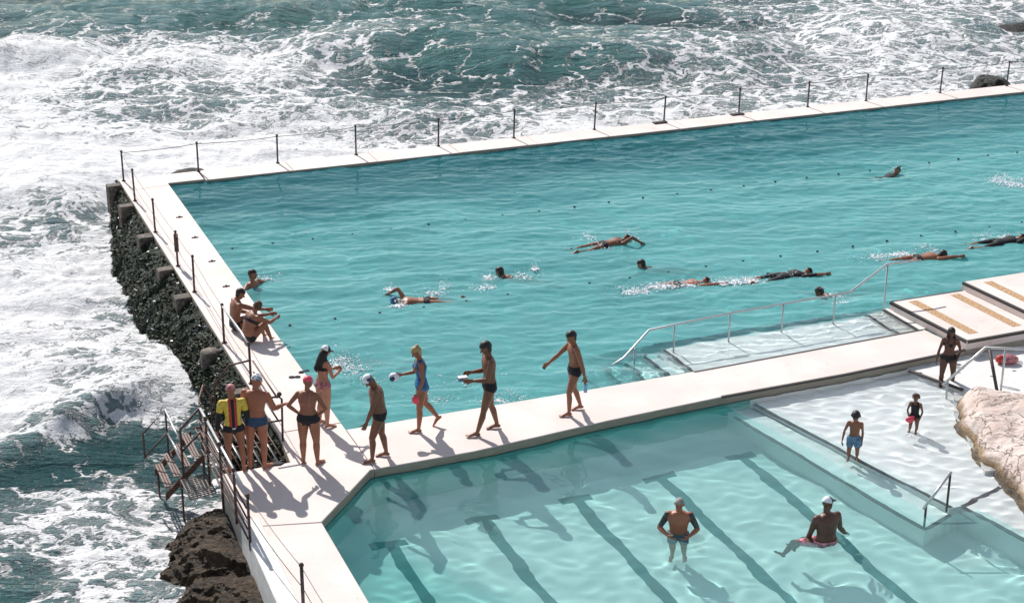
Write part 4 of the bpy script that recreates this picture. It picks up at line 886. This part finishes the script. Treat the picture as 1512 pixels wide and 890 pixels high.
# 8 bottle
P8, W8 = CP('slim dark haired person in black trunks walking with a bottle in hand', 1.70,
   dict(tp=(0, .0, 1), tc=(0, .06, 1), rt=(.03, -.10, -1), rs=(.02, -.38, -1), lt=(.03, .34, -1), ls=(.0, -.02, -1), lu=(.12, -.30, -1), la=(.08, -.22, -1), ru=(.2, .75, -.8), ra=(.1, .9, -.75), lf=(.05, 1, .0), rf=(.05, 1, -.08), head=(0, .18, 1), nod=6, look=20),
   [('briefs', 'black', .065), ('hair', 'hair_dark', .011)], 'tan', px=(845, 609), heading=hd(WL-4), bulk=.92)
# 9/10 seated pair
sit = dict(tp=(0, -.25, 1), tc=(0, .35, 1))
CP('seated person with bare back and dark hair, one arm around their neighbour on the deck', 1.72,
   dict(tp=(0, -.1, 1), tc=(0, .22, 1), rt=(.1, 1, .15), rs=(.0, .45, -1), lt=(.12, 1, .12), ls=(.0, .5, -1), ru=(.55, .75, -.15), ra=(.55, .8, .0), lu=(.15, .35, -1), la=(-.1, .9, -.3), head=(.1, .35, 1), nod=10, look=-25),
   [('briefs', 'black', .05), ('hair', 'hair_dark', .007)], 'tan', loc=ST(-.72, 5.35, .125), anchor='pelvis', heading=hd(-62), bulk=1.05)
CP('seated person hugging their bent knees on the deck beside the dark haired one', 1.66,
   dict(tp=(0, -.1, 1), tc=(0, .55, 1), rt=(.08, 1, .75), rs=(.0, .35, -1), lt=(.06, 1, .78), ls=(.02, .3, -1), ru=(.12, .85, -.55), ra=(-.35, 1, .1), lu=(.12, .85, -.5), la=(-.35, 1, .05), head=(0, .6, 1), nod=18, look=30),
   [('briefs', 'black', .03), ('top', 'black'), ('hair', 'hair_brown', .007)], 'tan', loc=ST(-.62, 4.62, .125), anchor='pelvis', heading=hd(-50), bulk=1.12)
# 11 in the water by the pair
CP('person with dark hair and sunglasses standing shoulder deep beside the seated pair', 1.74,
   dict(rt=(.1, 0, -1), lt=(.1, 0, -1), ru=(.9, .3, -.35), ra=(.6, .8, -.05), lu=(.9, .2, -.45), la=(.5, .8, -.2), look=20), [('hair', 'hair_dark', .007), ('briefs', 'black')], 'tan', px=(373, 405), z=.21, anchor='head', heading=hd(-120))
# kids and right side
CP('small child with dark hair in blue shorts walking ankle deep in the shallows', 1.13,
   dict(tp=(0, 0, 1), tc=(0, .1, 1), rt=(.05, .12, -1), rs=(0, -.15, -1), lt=(.05, -.06, -1), ls=(0, -.3, -1), ru=(.35, -.1, -1), ra=(.15, .2, -1), lu=(.15, -.25, -1), la=(.0, .1, -1), head=(0, .25, 1), nod=20),
   [('shorts', 'bluegrey', .62), ('hair', 'hair_dark', .014)], 'tan', px=(1258, 686), z=-.36, heading=hd(165), child=True, vox=.0065)
PG, WG = CP('toddler with curly brown hair in black swimsuit holding a pink toy in the shallows', .92,
   dict(tp=(0, 0, 1), rt=(.05, .02, -1), rs=(0, -.05, -1), lt=(.05, .0, -1), ls=(0, -.05, -1), ru=(.3, .1, -1), ra=(-.4, .6, -.8), lu=(.3, .0, -1), la=(-.2, .5, -.9), head=(0, .15, 1)),
   [('suit', 'black'), ('curls', 'hair_brown')], 'brown', px=(1347, 646), z=-.36, heading=hd(155), child=True, vox=.0060)
CP('person with long dark hair in a black bikini stepping down into the shallows', 1.38,
   dict(tp=(.04, 0, 1), tc=(-.02, .04, 1), rt=(.08, .08, -1), rs=(.02, .0, -1), lt=(.10, .03, -1), ls=(-.02, -.06, -1), ru=(.25, -.15, -1), ra=(.2, .05, -1), lu=(.35, -.1, -1), la=(-.25, .45, -.6), head=(.05, .1, 1), nod=10, look=15),
   [('briefs', 'black', .045), ('top', 'black'), ('hair', 'hair_dark', .009), ('long', 'hair_dark', .16)], 'dark', px=(1396, 578), z=-.36, heading=hd(172), female=True, bulk=1.0, vox=.0075)
CP('bald tattooed person standing waist deep in the near pool with hands together', 1.60,
   dict(tp=(0, 0, 1), rt=(.01, 0, -1), lt=(.01, 0, -1), ru=(.55, .1, -1), ra=(-.62, .75, -.22), lu=(.55, .1, -1), la=(-.62, .75, -.22), head=(0, .1, 1), look=-12),
   [('shorts', 'navy', .7), ('sleeves', 'tattoo'), ('hair', 'hair_grey', .003)], 'red', px=(1003, 744), z=.35, anchor='head', heading=hd(175), bulk=1.15)
CP('person in white and black cap and pink patterned shorts sitting in the near pool', 1.76,
   dict(tp=(0, -.06, 1), tc=(0, .08, 1), rt=(-.9, .55, .0), rs=(-.35, .2, -1), lt=(.9, .45, .02), ls=(.5, -.1, -.8), ru=(.35, .15, -1), ra=(.75, .3, -.8), lu=(.12, .3, -1), la=(-.1, .5, -.9), head=(0, .15, 1), nod=5, look=-70),
   [('shorts', 'pinkfloral', .8), ('cap', 'white', 'black', 'front'), ('visor', 'black')], 'dark', loc=at(1219, 797, Z_KID)+Vector((0, 0, -.07)), anchor='pelvis', heading=hd(22), bulk=1.15)
# swimmers
def prone(deg, armpose, **k):
    d = dict(tp=(0, 1, .02), tc=(0, 1, .07), front=(0, 0, -1), rt=(.08, -1, -.06), rs=(.03, -1, .08), lt=(.08, -1, -.0), ls=(.03, -1, -.06), rf=(0, -.9, -.4), lf=(0, -.9, -.4), head=(0, 1, .25), nod=-20)
    d.update(armpose); d.update(k); return d
free1 = dict(ru=(.7, .55, .75), ra=(.25, .9, -.6), lu=(.15, 1, -.15), la=(0, 1, -.1))
free2 = dict(ru=(.2, 1, .15), ra=(.05, 1, .0), lu=(.35, -.8, -.2), la=(.15, -1, .1))
breast = dict(ru=(.6, .8, -.2), ra=(.5, .9, -.1), lu=(.6, .8, -.2), la=(.4, .9, -.1), head=(0, .5, 1), nod=0, tc=(0, 1, .26), tp=(0, 1, -.02), rt=(.1, -1, .0), lt=(.1, -1, .03), rs=(.06, -1, .0), ls=(.04, -1, -.04))
SWG = None
# (label, head px, heading, pose, wear, skin, head z)
sw = [
 ('swimmer in a blue cap doing front crawl with one bent arm out of the water', (583, 445), 97, prone(0, free1), [('cap', 'blue'), ('briefs', 'black')], 'tan', .02),
 ('swimmer with dark hair treading water alone near the middle of the big pool', (738, 401), 70, prone(0, breast), [('hair', 'hair_dark', .007), ('briefs', 'black')], 'brown', .10),
 ('swimmer heading right in the farther lane with spray around a dark cap', (925, 353), -60, prone(0, free1), [('cap', 'black'), ('briefs', 'black')], 'brown', .05),
 ('swimmer with dark hair raised above the water heading left beside another swimmer', (947, 390), 82, prone(0, breast), [('hair', 'hair_dark', .007), ('wetsuit', 'black')], 'fair', .10),
 ('swimmer in dark shorts stretched flat with white kick splash behind the feet', (1042, 416), -75, prone(0, free2), [('cap', 'black'), ('briefs', 'black')], 'red', .0),
 ('swimmer in a black wetsuit with one arm reaching forward above the handrail', (1193, 402), -70, prone(0, free2), [('cap', 'black'), ('wetsuit', 'black')], 'tan', .04),
 ('swimmer with dark curly hair close behind the long pool handrail', (1210, 431), 110, prone(0, breast), [('curls', 'hair_dark'), ('briefs', 'black')], 'brown', .10),
 ('swimmer in a green cap doing breaststroke alone far out in the big pool', (1325, 252), -64, prone(0, breast), [('cap', 'teal_cap'), ('wetsuit', 'black')], 'tan', .12),
 ('swimmer with one arm stretched ahead and the other trailing left of the terrace', (1392, 376), -72, prone(0, free2, rt=(.1, -1, -.1)), [('hair', 'hair_dark', .006), ('briefs', 'black')], 'tan', .03),
 ('swimmer in a black cap at the right end of the nearer lane rope', (1508, 352), -70, prone(0, free1), [('cap', 'black'), ('wetsuit', 'black')], 'tan', .05)]
for lab, hp_, he, ps, we, sk_, hz in sw:
    CP(lab, 1.72, ps, we, sk_, px=hp_, z=Z_POOL+hz-.015, anchor='head', heading=hd(he), vox=.010)
CP('dark shape of a swimmer gliding just under the surface beside the corner of the deck', 1.7, prone(0, free2, tc=(0, 1, 0)), [('wetsuit', 'black')], 'brown', px=(498, 552), z=Z_POOL-.6, anchor='head', heading=hd(75), vox=.010)
# ------------------------------------------------------------------ splashes
def splash(label, pts, n, seed, hz=.10, r0=.006, r1=.026, z=Z_POOL):
    r = random.Random(seed); b = MB(); P0 = at(*pts[0][:2], z)
    for (x, y, rx, ry) in pts:
        c = at(x, y, z); k = int(n*1.7/len(pts))
        for i in range(k):
            q_ = .42 if r.random() < .6 else 1.; d = Vector((r.gauss(0, rx)*q_, r.gauss(0, ry)*q_, 0)); fl = r.random(); rr = r.uniform(r0, r1)*(1 if fl < .75 else .55)*(1.15 if q_ < 1 else .6)
            zz = (.0 if fl < .72 else abs(r.gauss(0, hz))); b.ball(c+d+Vector((0, 0, zz+.005))-P0, rr, 3, 5, 0, (r.uniform(.7, 1.8), r.uniform(.6, 1.3), .5 if fl < .72 else .9))
    o = b.build('splash', M['foam']); o.location = P0; tag(o, label, 'splash', 'splashes around the swimmers'); o['kind'] = 'stuff'
splash('spray around the blue capped front crawl swimmer', [(640, 434, .30, .2), (590, 452, .2, .12), (655, 425, .15, .15), (575, 428, .12, .1)], 330, 1)
splash('spray behind the swimmer treading water in the middle', [(770, 408, .35, .25), (725, 410, .2, .2), (790, 398, .1, .1), (715, 425, .35, .2)], 260, 2)
splash('spray around the dark capped swimmer in the farther lane', [(930, 350, .22, .3), (880, 362, .3, .3), (868, 352, .25, .3)], 420, 3)
splash('white kick splash behind the flat stretched swimmer', [(940, 431, .35, .22), (975, 424, .35, .15), (1010, 421, .3, .1)], 620, 4, .06)
splash('white kick splash behind the wetsuited swimmer', [(1105, 415, .4, .2), (1075, 418, .35, .2), (1170, 408, .3, .12)], 620, 5, .06)
splash('spray around the curly haired swimmer behind the handrail', [(1225, 437, .3, .2), (1245, 447, .25, .15)], 120, 6)
splash('white splash around the swimmer left of the terrace', [(1290, 380, .35, .25), (1330, 376, .4, .15), (1370, 368, .3, .2)], 520, 7, .06)
splash('spray around the swimmer at the right end of the rope', [(1490, 352, .35, .2), (1450, 352, .3, .2)], 260, 8)
splash('white splash of an unseen swimmer at the right edge far out', [(1500, 272, .5, .35), (1480, 268, .4, .4)], 520, 9)
splash('sparkling spray beside the person in the black and white cap', [(515, 545, .35, .35), (500, 535, .25, .35), (530, 560, .3, .2)], 420, 10, .15, .008, .022)
splash('foam against the walkway behind the tall walker', [(755, 585, .3, .14), (735, 592, .4, .12)], 300, 11, .1, .006, .018)
splash('droplets beside the standing bather near the seated pair', [(395, 412, .3, .15)], 60, 12)
splash('spray around the green capped swimmer far out', [(1325, 250, .2, .2)], 40, 13)
splash('scattered drops on the water beyond the walkers', [(690, 560, .9, .9), (640, 590, .5, .5)], 160, 14, .02, .006, .016)
splash('white water around the knees of the toddler', [(1347, 646, .08, .08)], 30, 15, .03, .008, .018, Z_KID)
# ------------------------------------------------------------------ small items
def thing(name, label, cat, loc): return tag(empty(name, loc), label, cat)
p = W8('handl'); t = thing('bottle', 'clear blue water bottle in the hand of the slim walker', 'bottle', p-Vector((0, 0, .10)))
b = MB(); b.tube([(0, 0, -.10), (.01, 0, .0), (.012, 0, .05), (.013, 0, .075)], [.033, .035, .03, .014], 12); b.build('bottle_body', M['bottle'], t)
b = MB(); b.tube([(.013, 0, .076), (.014, 0, .1)], .016, 10); b.build('cap', M['white'], t)
p = (W7('handr')+W7('handl'))/2; t = thing('lunch_box', 'small grey box held in front of the tall walker', 'box', p+Vector((-.05, -.02, -.02)))
b = MB(); b.box((0, 0, 0), .16, .10, .06, (1, .3), 0, .01); b.build('box_body', M['bluegrey'], t); b = MB(); b.box((0, 0, .036), .165, .105, .012, (1, .3), 0, .003); b.build('lid', M['white'], t)
p = W6('handr'); b = MB(); b.ball((0, 0, 0), .095, 8, 14, 0, (1, .75, .8)); b.ball((-.03, -.06, -.01), .05, 6, 10, 1); o = b.build('swim_cap', [M['white'], M['navy']]); o.location = p+Vector((-.03, 0, -.01)); tag(o, 'crumpled white swim cap held forward by the blue swimsuit walker', 'swim cap')
p = W6('handl'); t = thing('pouch', 'small red pouch held at the hip of the blue swimsuit walker', 'pouch', p+Vector((-.02, -.02, -.04)))
b = MB(); b.ball((0, 0, 0), .085, 8, 12, 0, (.8, .45, 1)); b.build('pouch_body', M['pink'], t); b = MB(); b.tube([(0, 0, .08), (.03, 0, .13), (.0, 0, .16)], .006, 5); b.build('strap', M['black'], t)
p = WG('handr'); b = MB(); b.ball((0, 0, 0), .075, 7, 12, 0, (1.1, .6, .8)); b.ball((.05, 0, .05), .03, 6, 8); o = b.build('toy', M['pink']); o.location = p; tag(o, 'bright pink toy held by the toddler in the shallows', 'toy')
o = None
t = thing('bag', 'dark red drawstring bag lying on the apron beyond the white handrail', 'bag', at(1487, 536, -.138)+Vector((0, 0, .085)))
b = MB(); b.ball((0, 0, 0), .17, 8, 14, 0, (1.3, .8, .6)); b.build('bag_body', M['pinkgrey'], t); b = MB(); b.ball((-.15, -.02, .01), .11, 7, 12, 0, (.9, .8, .8)); b.build('bag_flap', M['red'], t)
b = MB(); b.tube([(.2, 0, -.05), (.33, -.03, -.09), (.42, .02, -.09)], .008, 5); b.build('cord', M['palestripe'], t)
for i, (x, y, rz, lab) in enumerate([(435, 557, .1, 'dark goggles lying on the deck left of the pink cap'), (449, 549, .5, 'dark goggles at the pool edge beside the long haired person')]):
    t = thing('goggles', lab, 'goggles', at(x, y, 0)); t.rotation_euler = (0, 0, rz)
    for s_ in (-1, 1):
        b = MB(); pts = [(s_*.055+.05*math.cos(a), .032*math.sin(a), .012) for a in np.linspace(0, 2*math.pi, 13)]; b.tube(pts, .010, 6); b.build('lens', M['black'], t)
b = MB(); 
for j in range(1): b.prism([(-.13, -.05), (.10, -.06), (.16, 0), (.10, .06), (-.13, .05)], 0, .02, 0, .004)
o = b.build('sandal', M['black']); o.location = at(405, 685, .003); o.rotation_euler = (0, 0, .25); tag(o, 'black sandal on the deck beside the tall person in blue trunks', 'sandal')
for i, (x, y, nm) in enumerate([(265, 321, 'nearest the far corner'), (288, 351, 'second from the far corner'), (313, 386, 'third from the far corner'), (334, 423, 'beside the seated pair')]):
    b = MB(); b.box((0, 0, .01), .16, .035, .02, tuple(A), 0, .004); b.ball((.0, 0, .025), .022, 4, 8); o = b.build('anchor_plate', M['darkpost']); o.location = at(x, y, .001); tag(o, 'small dark metal lane anchor on the left deck, '+nm, 'anchor plate', 'lane anchors on the left deck')
for i, (x, y) in enumerate([(973, 181), (1087, 169)]):
    b = MB(); b.box((0, 0, .02), .42, .16, .05, tuple(A), 0, .01); o = b.build('footing', M['darkpost']); q0 = to_st(at(x, y, 0)); o.location = ST(q0[0], 16.80, .0); tag(o, ['dark footing plate under the eighth far fence post', 'dark footing plate under the ninth far fence post'][i], 'footing', 'footings of the far fence')
# ------------------------------------------------------------------ sun, sky, camera
EL = R(40.5); shadow = np.array([.465, -.885]); sd_ = Vector((-shadow[0]*math.cos(EL), -shadow[1]*math.cos(EL), math.sin(EL)))
L_ = bpy.data.lights.new('sun', 'SUN'); L_.energy = 4.6; L_.angle = R(.53); L_.color = (1, .955, .90); L_.cycles.is_caustics_light = True
so = bpy.data.objects.new('sun', L_); COL.objects.link(so); so.rotation_euler = sd_.to_track_quat('Z', 'Y').to_euler(); so.location = (0, 0, 30)
w = bpy.data.worlds.new('World'); sc.world = w; w.use_nodes = True; nt = w.node_tree; bg = nt.nodes['Background']; sky = nt.nodes.new('ShaderNodeTexSky'); sky.sky_type = 'NISHITA'; sky.sun_disc = False
sky.sun_elevation = EL; sky.sun_rotation = math.atan2(sd_.x, sd_.y); sky.dust_density = .3; sky.air_density = 1.0; hs_ = nt.nodes.new('ShaderNodeHueSaturation'); hs_.inputs['Saturation'].default_value = .55; nt.links.new(sky.outputs[0], hs_.inputs['Color']); nt.links.new(hs_.outputs[0], bg.inputs[0]); bg.inputs[1].default_value = .11
c = bpy.data.cameras.new('camera'); c.sensor_width = 36; c.lens = F*36/1512; c.clip_end = 9000; c.clip_start = .5; co = bpy.data.objects.new('camera', c); COL.objects.link(co)
m3 = Matrix((RV, UV, -FW)).transposed(); co.matrix_world = Matrix.Translation((0, 0, CAMH))@m3.to_4x4(); sc.camera = co
sc.view_settings.view_transform = 'Standard'; sc.view_settings.look = 'None'; sc.view_settings.exposure = .24; sc.view_settings.gamma = 1
sc.cycles.max_bounces = 8; sc.cycles.transmission_bounces = 6; sc.cycles.sample_clamp_indirect = 6; sc.cycles.sample_clamp_direct = 0; sc.cycles.blur_glossy = .5
